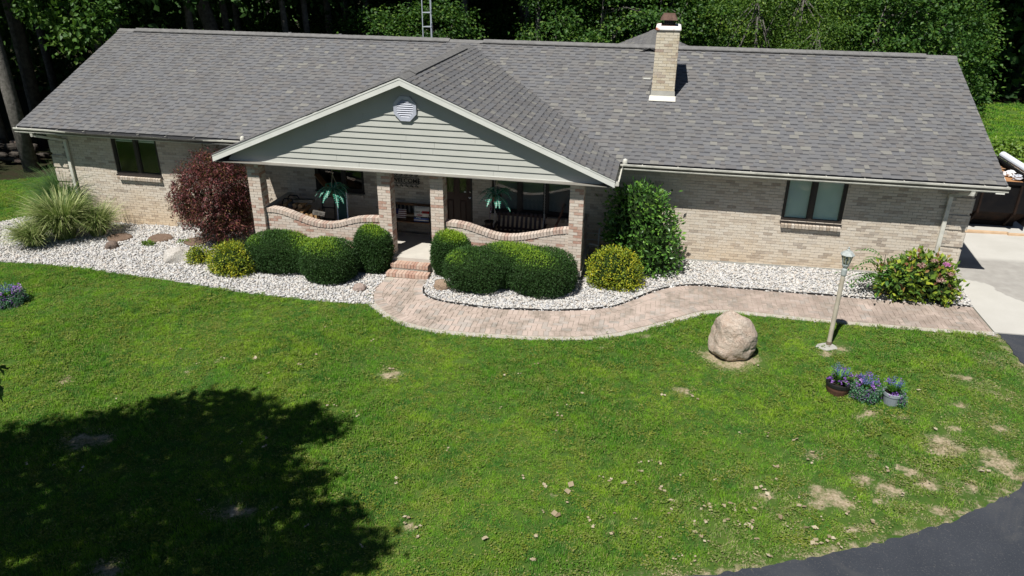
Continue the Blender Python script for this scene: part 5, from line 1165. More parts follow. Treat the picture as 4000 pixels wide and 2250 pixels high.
# guitar leaning on the swing end
m_git = MAT('guitar_wood', (.50, .16, .08), (.42, .12, .06), 12, .35, .5)
gt = thing('guitar', (-.80, .50, .40), 'orange-red guitar with dark neck leaning at end of swing', 'guitar')
gb_ = MB(); pr = [(0, -.02), (.10, 0), (.145, .07), (.13, .15), (.095, .22), (.11, .29), (.10, .36), (.05, .42), (-.05, .42), (-.10, .36), (-.11, .29), (-.095, .22), (-.13, .15), (-.145, .07), (-.10, 0)]
gb_.prism_y(pr, -.04, .04); gbo = gb_.build('guitar_body', m_git, gt)
MB().box(-.024, .024, -.055, -.03, .36, .98).build('neck', m_door, gt); MB().box(-.035, .035, -.05, -.035, .98, 1.12).build('headstock', m_black, gt)
MB().box(-.05, .05, -.05, -.041, .07, .09).build('bridge', m_black, gt); MB().lathe([(.001, 0), (.045, 0)], (0, 0, 0), 16, False).build('sound_hole', m_black, gt).matrix_local = Matrix.Translation((0, -.0415, .26)) @ Matrix.Rotation(R(90), 4, 'X')
gt.rotation_euler = (R(-14), R(14), R(-50))
# left side of the porch: firewood, hand truck, folded lounge chair
m_wood = MAT('firewood_cut', (.46, .30, .15), (.36, .22, .11), 14, .9, .1); 
wr = thing('firewood_rack', (-7.10, .75, 0), 'black steel firewood rack on the porch behind left half wall', 'firewood rack')
for y in (-.14, .14):
    MB().tube([(-.48, y, 0), (-.48, y, .95), (-.42, y, 1.03), (-.22, y, 1.03), (-.16, y, .95), (-.16, y, .72)], .016, 6).tube([(.48, y, 0), (.48, y, .80)], .016, 6).tube([(-.5, y, .46), (.5, y, .46)], .016, 6).build('rack_frame', m_black, wr)
gg = random.Random(9); logs = []
for row in range(3, 7):
    for col in range(7 - (row > 4) * 3):
        x = -.40 + col * .135 + (row % 2) * .06 + gg.uniform(-.015, .015); z = .18 + row * .115; r_ = gg.uniform(.05, .065)
        if x > .44: continue
        m = MB(); n = 7; L = gg.uniform(.17, .21); an = gg.uniform(-.08, .08)
        for y in (-L, L):
            for k in range(n): a = 2 * math.pi * k / n + row; q = r_ * (1 + .18 * math.sin(k * 2.3 + col)); m.v.append((x + q * math.cos(a) + an * y, y + gg.uniform(-.004, .004), z + q * math.sin(a)))
        m.f = [tuple(range(n))[::-1], tuple(range(n, 2 * n))] + [(k, (k + 1) % n, n + (k + 1) % n, n + k) for k in range(n)]
        o = m.build('firewood_log', m_wood if gg.random() < .75 else m_bark2); o.location = (-7.10, .75, 0)
        tag(o, 'split log stacked in the black firewood rack on the porch', 'log', 'logs in the firewood rack')
def plank(name, a, b, w, h, mat, label, cat='plank'):
    c = (Vector(a) + Vector(b)) / 2; o = MB().bar(Vector(a) - c, Vector(b) - c, w, h).build(name, mat); o.location = c; return tag(o, label, cat)
plank('log', (-7.25, .62, 1.0), (-6.72, .58, 1.04), .13, .07, m_bark2, 'rough split log lying across the top of firewood rack', 'log')
plank('log', (-6.70, .42, .80), (-6.42, .50, .74), .12, .09, m_bark2, 'pale split log resting on the low end of firewood', 'log')
plank('board', (-7.05, 1.55, 1.42), (-6.30, .95, 1.02), .14, .03, m_bench, 'weathered brown board leaning across the firewood', 'board')
plank('board', (-6.35, 1.2, .75), (-5.85, .9, .02), .10, .04, m_bench, 'dark board sloping down to the porch floor', 'board')
ht = thing('hand_truck', (-6.72, 1.30, 0), 'black hand truck with a looped handle against the porch wall', 'hand truck')
MB().tube([(-.17, 0, .1), (-.17, .12, 1.05), (-.14, .14, 1.18), (-.07, .15, 1.24), (.07, .15, 1.24), (.14, .14, 1.18), (.17, .12, 1.05), (.17, 0, .1)], .016, 7).build('handle_frame', m_black, ht)
for z in (.3, .6, .9): MB().bar((-.17, .02 + z * .1, z), (.17, .02 + z * .1, z), .025).build('crossbar', m_black, ht)
MB().box(-.2, .2, -.2, .0, .03, .04).build('toe_plate', m_black, ht)
for s_ in (1, -1):
    o = MB().lathe([(.05, -.025), (.11, -.03), (.12, 0), (.11, .03), (.05, .025)], (0, 0, 0), 16).build('wheel', m_black, ht); o.location = (s_ * .23, .06, .12); o.rotation_euler.y = R(90)
lc = thing('folded_lounger', (-5.98, .52, 0), 'folded green sling lounger with white frame leaning behind half wall', 'lounger')
MB().hexa([(-.11, 0, .1), (.13, 0, .1), (.13, .012, .1), (-.11, .012, .1)], [(-.25, .36, 1.22), (.0, .36, 1.22), (.0, .372, 1.22), (-.25, .372, 1.22)]).build('sling', MAT('green_sling', (.010, .040, .032), (.014, .050, .040), 10, .6, .3), lc)
for x in (-.12, .14): MB().tube([(x, -.01, .0), (x - .14, .37, 1.25)], .016, 7).build('frame_tube', MAT('white_tube', (.72, .74, .78), rough=.4), lc)
rd = MB().lathe([(.25, 0), (.26, .012), (.25, .024), (.02, .026)], (0, 0, 0), 24).build('round_tabletop', MAT('tan_board', (.17, .12, .085), rough=.8)); rd.location = (-6.02, .98, .27); rd.rotation_euler = (R(80), 0, 0); tag(rd, 'round brown tabletop leaning behind the green lounger', 'tabletop')
plank('white_rod', (-5.75, .80, .62), (-5.15, .70, .72), .022, .022, m_white, 'thin white rod behind the left half wall', 'rod')
wc = thing('wind_chime', (-7.62, 1.55, 1.55), 'dark wind chime hanging on the wall at left porch end', 'wind chime')
MB().tube([(0, 0, .32), (0, 0, .56)], .004, 5).build('cord', m_black, wc); MB().lathe([(.05, .30), (.05, .32)], (0, 0, 0), 12).build('chime_disc', m_black, wc)
for k in range(5): a = k * 1.256; MB().tube([(.035 * math.cos(a), .035 * math.sin(a), .30), (.035 * math.cos(a), .035 * math.sin(a), .02 + k * .03)], .008, 6).build('chime_tube', m_black, wc)
# wire rack beside the porch
rk = thing('wire_trellis', (.28, 1.45, gz(.28)), 'grey wire trellis leaning by the wall behind glossy shrub', 'trellis')
MB().bar((0, 0, 0), (0, .12, .80), .035).build('upright', m_steel, rk)
for k in range(4): MB().bar((-.30, .03 + k * .03, .18 + k * .16), (.42, .03 + k * .03, .18 + k * .16), .010).build('crosswire', m_steel, rk)
MB().bar((-.22, -.04, .44), (.02, -.02, .39), .03).bar((.05, -.02, .66), (.25, -.05, .5), .03).build('arm', m_steel, rk)
o = MB().box(-.16, .16, -.12, .12, 0, .012).hexa([(-.16, -.12, .013), (.16, -.12, .013), (.16, .12, .04), (-.16, .12, .04)], [(-.16, -.12, .02), (.16, -.12, .02), (.16, .12, .05), (-.16, .12, .05)]).build('splash_block', MAT('white_plastic', (.72, .75, .78), rough=.5)); o.location = (8.26, 1.28, gz(8.26) + .05); o.rotation_euler.z = R(-12); tag(o, 'flat white plastic splash tray at the gravel end', 'splash tray')
# ------------------------------------------------------------------ antenna mast behind the house
am = thing('antenna_mast', (-6.28, 9.0, gz(-6)), 'galvanised triangular antenna mast rising behind the ridge', 'mast')
A3 = [(-.14, 0, 0), (.14, 0, 0), (.09, .24, 0)]; H = 9.0
for a in A3: MB().tube([a, (a[0], a[1], H)], .016, 8).build('mast_leg', m_steel, am)
z = .35
while z < H:
    m = MB()
    for i in range(3): m.bar((*A3[i][:2], z), (*A3[(i + 1) % 3][:2], z), .04, .022)
    m.build('rung', m_steel, am); z += .44
# ------------------------------------------------------------------ dumpster with rubbish
m_dump = MAT('dumpster_black', (.006, .006, .007), (.010, .009, .009), 4, .75, .08, bump=.2)
m_rustd = MAT('dumpster_brown', (.024, .014, .010), (.012, .009, .008), 5, .85, .1, bump=.3)
dg = gz(10.2) + .035
dm = thing('dumpster', (10.2, 8.0, dg), 'open black roll-off dumpster with ribbed sides on the driveway', 'dumpster')
x0, x1, y0, y1, z0_, zt = -1.15, 1.15, -2.62, 2.6, .16, 1.30
MB().hexa([(x0 + .1, y0 + .42, z0_), (x1 - .1, y0 + .42, z0_), (x1 - .1, y0 + .45, z0_), (x0 + .1, y0 + .45, z0_)], [(x0, y0, .52), (x1, y0, .52), (x1, y0 + .03, .52), (x0, y0 + .03, .52)]).build('lower_panel', m_rustd, dm)
MB().box(x0, x1, y0, y0 + .03, .521, zt).build('front_panel', m_dump, dm)
MB().box(x0, x0 + .03, y0 + .031, y1, z0_, zt).build('side_panel', m_dump, dm); MB().box(x1 - .03, x1, y0 + .031, y1, z0_, zt).build('side_panel', m_dump, dm); MB().box(x0 + .03, x1 - .03, y1 - .03, y1, z0_, zt).build('rear_panel', m_dump, dm)
MB().box(x0 + .04, x1 - .04, y0 + .46, y1 - .04, z0_, z0_ + .04).build('floor_plate', m_dump, dm)
for a, b, c, d in ((x0 - .03, x1 + .03, y0 - .05, y0 + .04), (x0 - .03, x1 + .03, y1 - .04, y1 + .05), (x0 - .04, x0 + .05, y0 + .041, y1 - .041), (x1 - .05, x1 + .04, y0 + .041, y1 - .041)): MB().box(a, b, c, d, zt, zt + .07).build('top_rail', m_dump, dm)
for x in (-1.05, -.12, .78):
    MB().bar((x, y0 - .035, .50), (x, y0 - .035, zt), .05, .07).bar((x, y0 - .035, .51), (x, y0 + .40, .06), .05, .07).build('rib', m_rustd, dm)
MB().box(.21, .43, y0 - .004, y0 - .001, 1.02, 1.14).build('label_plate', MAT('label_paper', (.72, .73, .66), rough=.6), dm)
MB().box(x0 + .1, x1 - .1, y0 + .44, y1 - .2, .02, .15).build('skid', m_dump, dm)
plank('timber', (9.7, 5.12, dg + .03), (10.9, 5.16, dg + .03), .12, .05, MAT('new_timber', (.56, .40, .26), (.48, .33, .20), 9, .85), 'pale timber plank on concrete under the dumpster front')
plank('timber', (10.85, 5.08, dg + .03), (12.2, 5.14, dg + .03), .12, .05, MAT('new_timber', (.56, .40, .26), (.48, .33, .20), 9, .85), 'pale timber plank on concrete at the picture edge')
m_ply = MAT('plywood', (.42, .22, .10), (.36, .18, .08), 6, .8)
o = MB().hexa([(-1.0, -.9, 0), (.9, -.9, 0), (.9, 1.2, 0), (-1.0, 1.2, 0)], [(-1.0, -.9, .02), (.9, -.9, .02), (.9, 1.2, .02), (-1.0, 1.2, .02)]).build('plywood_sheet', m_ply); o.location = (10.55, 6.55, dg + 1.20); o.rotation_euler = (R(-2), R(3), R(-6)); tag(o, 'brown plywood sheet lying in the dumpster', 'plywood')
plank('lumber', (9.5, 5.72, dg + 1.22), (11.4, 5.55, dg + 1.12), .10, .06, MAT('yellow_lumber', (.50, .30, .07), (.42, .24, .05), 8, .8), 'yellow board across the near end of dumpster', 'board')
o = MB().tube([(0, -1.1, 0), (0, 1.1, 0)], .10, 16).build('white_roll', MAT('white_membrane', (.72, .75, .82), rough=.5)); o.location = (11.62, 7.4, dg + 1.36); tag(o, 'long white roll lying along the dumpster edge', 'roll')
def crumple(name, loc, r, mat, label, cat, seed):
    g_ = np.random.default_rng(seed); V, F = ball((0, 0, 0), (1, 1, 1), 2, 14, 9); V = V * (1 + g_.uniform(-.35, .35, (len(V), 1))) * np.array(r); V[:, 2] += r[2] * .9
    o = link(name, nmesh(name, V, F, mats=[mat])); o.location = loc; tag(o, label, cat)
crumple('plastic_bag', (11.05, 7.75, dg + 1.20), (.17, .15, .12), MAT('teal_plastic', (.06, .50, .48), (.55, .70, .72), 9, .3, .5), 'crumpled teal and white plastic bag in dumpster', 'plastic bag', 3)
crumple('cardboard_scrap', (10.98, 7.30, dg + 1.22), (.25, .16, .05), MAT('cardboard', (.30, .17, .09), rough=.9), 'torn brown cardboard scrap beside teal bag', 'cardboard', 4)
crumple('paper_scrap', (11.12, 6.60, dg + 1.22), (.14, .10, .08), MAT('white_scrap', (.72, .72, .74), rough=.8), 'white crumpled paper on the plywood in dumpster', 'paper', 5)
crumple('paper_scrap', (11.2, 6.25, dg + 1.22), (.12, .09, .07), MAT('grey_scrap', (.45, .47, .52), rough=.6), 'grey plastic scrap at the near end of plywood', 'plastic', 6)
# ------------------------------------------------------------------ trees
def copy_tree(root, loc, rz, sc, label=None, group=None):
    r = root.copy(); C.objects.link(r); r.location = loc; r.rotation_euler.z = rz; r.scale = (sc[0], sc[0], sc[1])
    if label: r['label'] = label
    if group: r['group'] = group
    for ch in list(root.children):
        c = ch.copy(); C.objects.link(c); c.parent = r
    return r
lf1 = MLEAF('wood_leaf', [(0, (.020, .060, .012)), (.4, (.040, .105, .018)), (.75, (.070, .155, .026)), (1, (.13, .22, .035))], .5, .2, .35, .5, .3)
lf2 = MLEAF('locust_leaf', [(0, (.035, .085, .014)), (.5, (.075, .150, .020)), (.9, (.12, .21, .025)), (1, (.17, .25, .03))], .6, .2, .35, .5, .3)
lf3 = MLEAF('dark_wood_leaf', [(0, (.018, .050, .012)), (.6, (.036, .088, .018)), (1, (.065, .135, .03))], .5, .2, .2, .6, .2)
GW = 'trees along the edge of the wood'
# leafy young trees along the sunny edge; low boughs hang to the ground
E1 = tree('young_maple', (0, 0), 'x', 'tree', [((0, 0, 3.0), (1.9, 1.5, 1.3), 2.0), ((-.8, -.6, 1.7), (1.3, 1.0, .9), 2.0), ((.9, -.5, 2.0), (1.3, 1.0, .9), 2.0), ((.1, .2, 4.6), (1.7, 1.4, 1.5), 2.0), ((-.3, -.9, 3.4), (1.0, .8, .7), 2)], 170, 84, .36, .145, .105, lf1, ([(0, 0, -.1), (.1, 0, 1.5), (-.05, .1, 3.5), (.1, 0, 5.4)], [.10, .08, .055, .02]), 14, m_bark2, droop=.45, fill=.3, flat=.5)
E2 = tree('young_locust', (0, 0), 'x', 'tree', [((0, 0, 2.9), (1.6, 1.3, 1.5), 2.0), ((-.9, -.4, 2.1), (.9, .8, 1.1), 2.0), ((.8, -.5, 3.5), (1.0, .9, 1.0), 2.0), ((.4, -.5, 1.5), (.9, .8, .9), 2.0), ((0, .2, 4.8), (1.4, 1.2, 1.3), 2.0)], 200, 72, .30, .11, .06, lf2, ([(0, 0, -.1), (0, .1, 1.5), (.1, 0, 3.5), (0, .1, 5.6)], [.11, .09, .06, .02]), 14, m_bark2, droop=.7, fill=.3, flat=.6)
E3 = tree('hazel', (0, 0), 'x', 'tree', [((0, 0, 1.4), (1.5, 1.2, 1.2), 2.0), ((.7, -.5, 2.3), (1.2, 1.0, .9), 2.0), ((-.7, -.3, 2.6), (1.1, .9, .9), 2.0), ((0, .1, 3.6), (1.2, 1.0, .9), 2)], 190, 46, .25, .17, .13, lf1, ([(0, 0, -.1), (-.1, 0, 1.0), (.1, 0, 2.2), (0, 0, 3.8)], [.07, .06, .045, .015]), 14, m_bark, droop=.45, fill=.3)
T1 = tree('tall_tree', (0, 0), 'x', 'tree', [((0, 0, 11), (4.2, 4.2, 3.6), 2.0), ((1.8, -1.5, 8.4), (3.0, 2.8, 2.0), 2.0), ((-2.0, .8, 9), (3.0, 2.8, 2.2), 2.0), ((.5, 1.8, 13.5), (3.2, 3.0, 2.6), 2)], 620, 26, .42, .34, .26, lf3, ([(0, 0, -.1), (.05, 0, 4), (0, .1, 8), (.1, 0, 13)], [.20, .17, .13, .05]), 8, m_bark2, droop=.3, fill=.5)
def place(root, first, x, y, rz, s, sz, label, grp=GW):
    if first[0]: first[0] = False; root.location = (x, y, gz(x)); root.rotation_euler.z = rz; root.scale = (s, s, sz); root['label'] = label; root['group'] = grp; return root
    return copy_tree(root, (x, y, gz(x)), rz, (s, sz), label, grp)
r5 = random.Random(5)
f1, f2, f3, ft = [True], [True], [True], [True]
LM = lambda x: 'broad-leaved young tree at the sunny wood edge ' + ('left of the antenna mast' if x < -7 else 'between mast and chimney' if x < 1.2 else 'right of the chimney behind the ridge' if x < 9 else 'behind the right end of roof'); LL_ = lambda x: 'feathery light green tree at the wood edge ' + ('just right of the chimney' if x < 6 else 'with a tall crown, second right of chimney' if x < 7 else 'with a low crown, third right of chimney'); LH = lambda x: 'low leafy thicket deep in the shade ' + ('behind the left roof end' if x < -8 else 'behind the porch roof' if x < 0 else 'behind the right roof half'); LT = lambda x: 'tall woodland tree with dark crown ' + ('beyond the left house end' if x < -19 else 'behind the left half of roof' if x < -5 else 'behind the chimney side of roof' if x < 9 else 'beyond the right house end')
for x, y, s, sz in ((-10.2, 15.0, 1.0, .78), (-8.3, 16.2, 1.05, .82), (-3.2, 17.2, .95, .90), (-1.2, 16.0, 1.15, 1.0), (1.1, 17.5, 1.1, .98), (3.6, 18.6, 1.0, .85), (9.6, 17.2, 1.1, .95), (11.6, 18.2, 1.15, 1.0), (8.0, 19.5, 1.1, .9), (12.9, 20.2, 1.05, .8), (-12.2, 17.5, .9, .7)): place(E1, f1, x, y, r5.uniform(0, 6.28), s, sz, LM(x))
for x, y, s, sz in ((4.9, 16.4, 1.1, 1.0), (6.7, 17.6, 1.15, 1.02), (7.2, 15.8, .85, .8)): place(E2, f2, x, y, r5.uniform(0, 6.28), s, sz, LL_(x))
for x, y, s, sz in ((-6.6, 21.5, .9, .9), (-4.6, 23.0, .9, .85), (2.6, 20.2, 1.0, 1.0), (5.6, 20.6, 1.0, 1.0), (10.6, 21, 1.0, 1.0), (-15.5, 21, .9, .8), (-19, 22, 1.0, .8), (-9.2, 20.5, 1.0, 1.0), (14.5, 23.5, 1.1, .9)): place(E3, f3, x, y, r5.uniform(0, 6.28), s, sz, LH(x))
for x, y, s in ((-28.5, -2.5, 1.0), (-33, 3, 1.05), (-27.5, 5.5, 1.0), (-23.5, 9.5, .95), (-30, 10, 1.05), (-22, 14.5, 1.0), (-26, 18, 1.0), (-17.5, 15.5, .95), (-19.5, 20, 1.0), (-14.0, 18.5, .95), (-11.0, 21.5, 1.0), (-7.6, 19.0, .95), (-6.0, 24.5, 1.05), (-3.2, 21.0, .95), (-1.2, 25, 1.0), (1.6, 22, .95), (4.4, 24, 1.05), (7.6, 23, 1.0), (10.6, 25.5, 1.0), (13.4, 23.8, 1.0), (16.2, 26.2, 1.1), (19.5, 28.0, 1.1), (23, 27.0, 1.1), (14, 30, 1.1), (-16, 25, 1.1), (-10, 29, 1.1), (0, 31, 1.1), (8, 31, 1.1), (-22, 28, 1.1), (20.5, 33, 1.1), (-4.6, 18.4, .9), (26, 24, 1.1), (-20.5, 11.2, .9), (-25.5, 12.5, 1.0), (-17.2, 12.4, .85), (-29, 15, 1.0), (-14.2, 14.6, .85), (-34, 9, 1.0), (-31, 20, 1.05), (-36, 15, 1.1), (-12.6, 19.6, .9)):
    place(T1, ft, x, y, r5.uniform(0, 6.28), s * r5.uniform(.92, 1.08), s * r5.uniform(.95, 1.1), LT(x), 'tall trees of the wood')  # far-left ones, mostly out of view, are added to shade the wood
# the far wood: one dark mass of undergrowth and trunks
n = 46000; a = rng.uniform(0, 1, n); X_ = rng.uniform(-60, 44, n); Y_ = 25 + rng.uniform(0, 11, n) + np.where(X_ < -16, (-16 - X_) * -.30, 0); Z_ = rng.uniform(0, 1, n) ** 1.1 * 7.5
P = np.stack([X_, Y_, Z_ + gz(X_)], 1); V = leaf_geo(P, unit(rng.normal(size=(n, 3))), unit(rng.normal(size=(n, 3)) + [0, -.6, .5]), .55 * rng.uniform(.6, 1.3, n), .42)
nb = 4000; Xb = rng.uniform(-70, 60, nb); P2 = np.stack([Xb, 38 + rng.uniform(0, 10, nb), rng.uniform(0, 13, nb) + gz(Xb)], 1); V2 = leaf_geo(P2, unit(rng.normal(size=(nb, 3))), unit(rng.normal(size=(nb, 3)) + [0, -2, .3]), 2.6 * rng.uniform(.7, 1.2, nb), 2.2)
w_ = link('woodland', nmesh('woodland', np.vstack([V, V2]), quads(n + nb), {'rnd': rep(rng.random(n + nb))}, mats=[lf3])); tag(w_, 'dark undergrowth of the wood behind the house', 'woodland', kind='stuff')
# individual trunks that show against the dark
def trunk_tree(pts, rad, label, bark=m_bark2, crown=None):
    b = thing('forest_tree', (pts[0][0], pts[0][1], gz(pts[0][0])), label, 'tree'); o = Vector(b.location)
    MB().tube([Vector(p) - o for p in pts], rad, 10).build('trunk', bark, b, smooth=True)
    c = Vector(pts[-1]) - o; C_, O_ = blob_points([((c.x, c.y, c.z), (2.6, 2.6, 2.0), 2.0)], 90, zmin=2, jit=.4); V, m = tufts(C_, O_, 22, .42, .32, .24, .3)
    link('crown', nmesh('crown', V, quads(m), {'rnd': rep(rng.random(m))}, mats=[lf3]), b)
def zt_(x): return gz(x) - .1
trunk_tree([(-20.3, 6.3, zt_(-20.3)), (-20.6, 6.5, 2), (-20.9, 6.8, 5), (-21.0, 7, 10)], [.27, .22, .20, .12], 'leaning grey trunk with lit bark at the left house corner')
trunk_tree([(-22.9, 8.0, zt_(-23)), (-23.2, 8.1, 3), (-23.4, 8.2, 10)], [.20, .17, .1], 'slim dark trunk behind the leaning trunk')
trunk_tree([(-24.6, 8.8, zt_(-24)), (-25.0, 9, 3), (-25.2, 9.1, 10)], [.24, .2, .1], 'dark trunk at the far left edge of picture')
trunk_tree([(-16.9, 14.0, zt_(-17)), (-17.4, 14.2, 3.6), (-18.0, 14.2, 6), (-18.4, 14.4, 11)], [.36, .30, .26, .14], 'thick dark trunk just left of the roof ridge end')
trunk_tree([(-13.6, 15.6, zt_(-13)), (-13.75, 15.6, 4), (-13.8, 15.6, 10)], [.16, .13, .08], 'thin straight trunk behind the left part of roof')
trunk_tree([(-3.9, 16.8, zt_(-4)), (-3.85, 16.8, 4), (-3.9, 16.8, 10)], [.14, .12, .08], 'pale thin trunk in the dark gap right of mast')
trunk_tree([(-2.5, 18.2, zt_(-3)), (-2.35, 18.2, 4), (-2.3, 18.2, 10)], [.18, .15, .1], 'grey trunk beside the sunlit young maples')
# sunlit bough at the upper left
bo = thing('maple_bough_tree', (-22.6, 9.6, gz(-22)), 'sunlit maple bough hanging at the upper left corner', 'tree'); bl = Vector(bo.location)
MB().tube([(0, 0, -.1), (.2, -.1, 4), (.4, -.2, 8)], [.22, .18, .1], 9).tube([(.3, -.1, 5.6), (2.0, -1.0, 6.1), (3.6, -1.6, 5.4), (4.6, -1.9, 4.6)], [.08, .06, .035, .012], 6).build('trunk', m_bark, bo, smooth=True)
C_, O_ = blob_points([((3.4, -1.7, 5.5), (1.1, .8, .55), 2), ((4.5, -1.9, 5.1), (1.0, .8, .55), 2), ((3.9, -1.9, 4.6), (.7, .6, .5), 2), ((5.2, -1.8, 5.4), (.7, .6, .5), 2), ((2.6, -1.5, 5.5), (.8, .7, .5), 2)], 300, zmin=2, jit=.15)
V, m = tufts(C_, O_, 9, .14, .19, .16, .5); link('crown', nmesh('crown', V, quads(m), {'rnd': rep(rng.random(m) * .5 + .4)}, mats=[lf1]), bo)
# rubble and firewood heap at the wood edge, left
hp_ = thing('rubble_heap', (-22.2, 7.3, gz(-22.2)), 'heap of stones and old firewood in shade beside the trunks', 'rubble heap')
for k in range(44):
    g_ = np.random.default_rng(200 + k); V, F = ball((0, 0, 0), (1, 1, 1), 2.6, 10, 7); V = V * g_.uniform(.07, .16, 3) * [2.2, 1, .7] + np.array([g_.uniform(-1.2, 1.3), g_.uniform(-.6, .8), .06 + g_.uniform(0, .6)]); link('rubble_stone', nmesh('rubble_stone', V, F, mats=[m_bark if k % 4 else m_brst]), hp_)
# ------------------------------------------------------------------ shade tree in the front garden, mostly outside the picture
SH = [(-8.6, -7.6), (-8.05, -7.25), (-7.0, -6.75), (-6.65, -6.2), (-5.92, -5.85), (-5.36, -5.75), (-4.58, -5.85), (-4.3, -6.25), (-3.9, -5.8), (-3.6, -5.95), (-3.75, -6.35), (-2.85, -6.25), (-2.95, -6.6), (-3.45, -6.9), (-3.35, -7.5), (-2.5, -7.55), (-2.75, -7.95), (-3.1, -8.1), (-2.1, -8.2), (-1.45, -8.7), (-1.4, -9.1), (-1.8, -9.6), (-2.4, -10.6), (-4, -12), (-8, -13), (-12, -12.5), (-13, -10.5), (-12, -8.8), (-10, -8.4)]
q = np.stack([rng.uniform(-13, -1.5, 9000), rng.uniform(-13, -5.6, 9000)], 1); q = q[inside(q, SH)]
dd = dist_line(q, np.array(SH + SH[:1])); q = q[(dd > .09) & (rng.random(len(q)) < .9)][:3300]
h = np.where(rng.random(len(q)) < .55, rng.uniform(7.2, 9.5, len(q)), rng.uniform(6.0, 11.0, len(q)))
cz_ = h + gz(-6); C_ = np.stack([q[:, 0] - .41 / 1.77 * h, q[:, 1] - h / 1.77, cz_], 1)
rel = C_ - CAM; rx, ru, rf = rel @ np.array(_r), rel @ np.array(_u), rel @ np.array(_f)
ok = ~((rf > .2) & (np.abs(rx / rf) < .72) & (np.abs(ru / rf) < .41)); C_ = C_[ok]
stree = thing('shade_tree', (-9.0, -15.0, gz(-9)), 'big leafy tree left of the lawn that shades the grass', 'tree'); sl = np.array(stree.location)
V, m = tufts(C_ - sl, np.tile([[0, 0, 1.]], (len(C_), 1)), 15, .13, .16, .11, .4)
TIPS = np.array([(-4.37, -10.82, 3.04), (-4.40, -10.74, 3.15), (-4.38, -10.86, 2.97), (-4.46, -10.86, 3.05), (-4.60, -10.90, 3.2)])
Vt, mt = tufts(TIPS - sl, np.tile([[.3, .3, -.6]], (len(TIPS), 1)), 3, .03, .10, .07, .5)
link('crown', nmesh('crown', np.vstack([V, Vt]), quads(m + mt), {'rnd': rep(rng.random(m + mt))}, mats=[lf1]), stree)
tk = MB().tube([(0, 0, -.2), (.1, .1, 3), (0, .3, 6), (.2, .5, 9)], [.33, .27, .20, .10], 12)
for k in range(14): c = C_[rng.integers(len(C_))] - sl; a = Vector((.05, .15, rng.uniform(3.5, 7))); tk.tube([a, a.lerp(Vector(c), .5) + Vector((0, 0, .5)), c], [.09, .06, .02], 6)
tk.tube([(.05, .2, 4.5), (2.0, 2.2, 4.9), (3.6, 3.6, 4.1), tuple(TIPS[4] - sl)], [.07, .05, .02, .006], 6)
tk.build('trunk', m_bark2, stree, smooth=True)
# ------------------------------------------------------------------ scattered cover: grass, gravel, litter
def scatter(name, P, rz, tilt, sc, objs, label, cat, kind='stuff', straw=None):
    P = np.asarray(P, dtype=np.float32); n = len(P); me = bpy.data.meshes.new(name); me.vertices.add(n); me.vertices.foreach_set('co', P.ravel())
    me.attributes.new('rot', 'FLOAT_VECTOR', 'POINT').data.foreach_set('vector', np.stack([tilt[0], tilt[1], rz], 1).astype(np.float32).ravel())
    me.attributes.new('scl', 'FLOAT_VECTOR', 'POINT').data.foreach_set('vector', np.asarray(sc, dtype=np.float32).ravel())
    me.attributes.new('pick', 'INT', 'POINT').data.foreach_set('value', rng.integers(0, len(objs), n).astype(np.int32))
    if straw is not None: me.attributes.new('straw', 'FLOAT', 'POINT').data.foreach_set('value', np.asarray(straw, dtype=np.float32))
    o = link(name, me); col = bpy.data.collections.new(name + '_shapes')
    for b in objs: col.objects.link(b)
    ng = bpy.data.node_groups.new(name, 'GeometryNodeTree'); ng.interface.new_socket('Geometry', in_out='INPUT', socket_type='NodeSocketGeometry'); ng.interface.new_socket('Geometry', in_out='OUTPUT', socket_type='NodeSocketGeometry')
    N = ng.nodes.new; i = N('NodeGroupInput'); out = N('NodeGroupOutput'); ci = N('GeometryNodeCollectionInfo'); ci.inputs[0].default_value = col; ci.inputs[1].default_value = True; ci.inputs[2].default_value = True
    ip = N('GeometryNodeInstanceOnPoints'); ip.inputs['Pick Instance'].default_value = True
    def attr(nm, ty): a = N('GeometryNodeInputNamedAttribute'); a.data_type = ty; a.inputs[0].default_value = nm; return a.outputs[0]
    L = ng.links.new; L(i.outputs[0], ip.inputs['Points']); L(ci.outputs[0], ip.inputs['Instance']); L(attr('pick', 'INT'), ip.inputs['Instance Index'])
    L(attr('rot', 'FLOAT_VECTOR'), ip.inputs['Rotation']); L(attr('scl', 'FLOAT_VECTOR'), ip.inputs['Scale']); L(ip.outputs[0], out.inputs[0])
    md = o.modifiers.new('scatter', 'NODES'); md.node_group = ng
    return tag(o, label, cat, kind=kind)
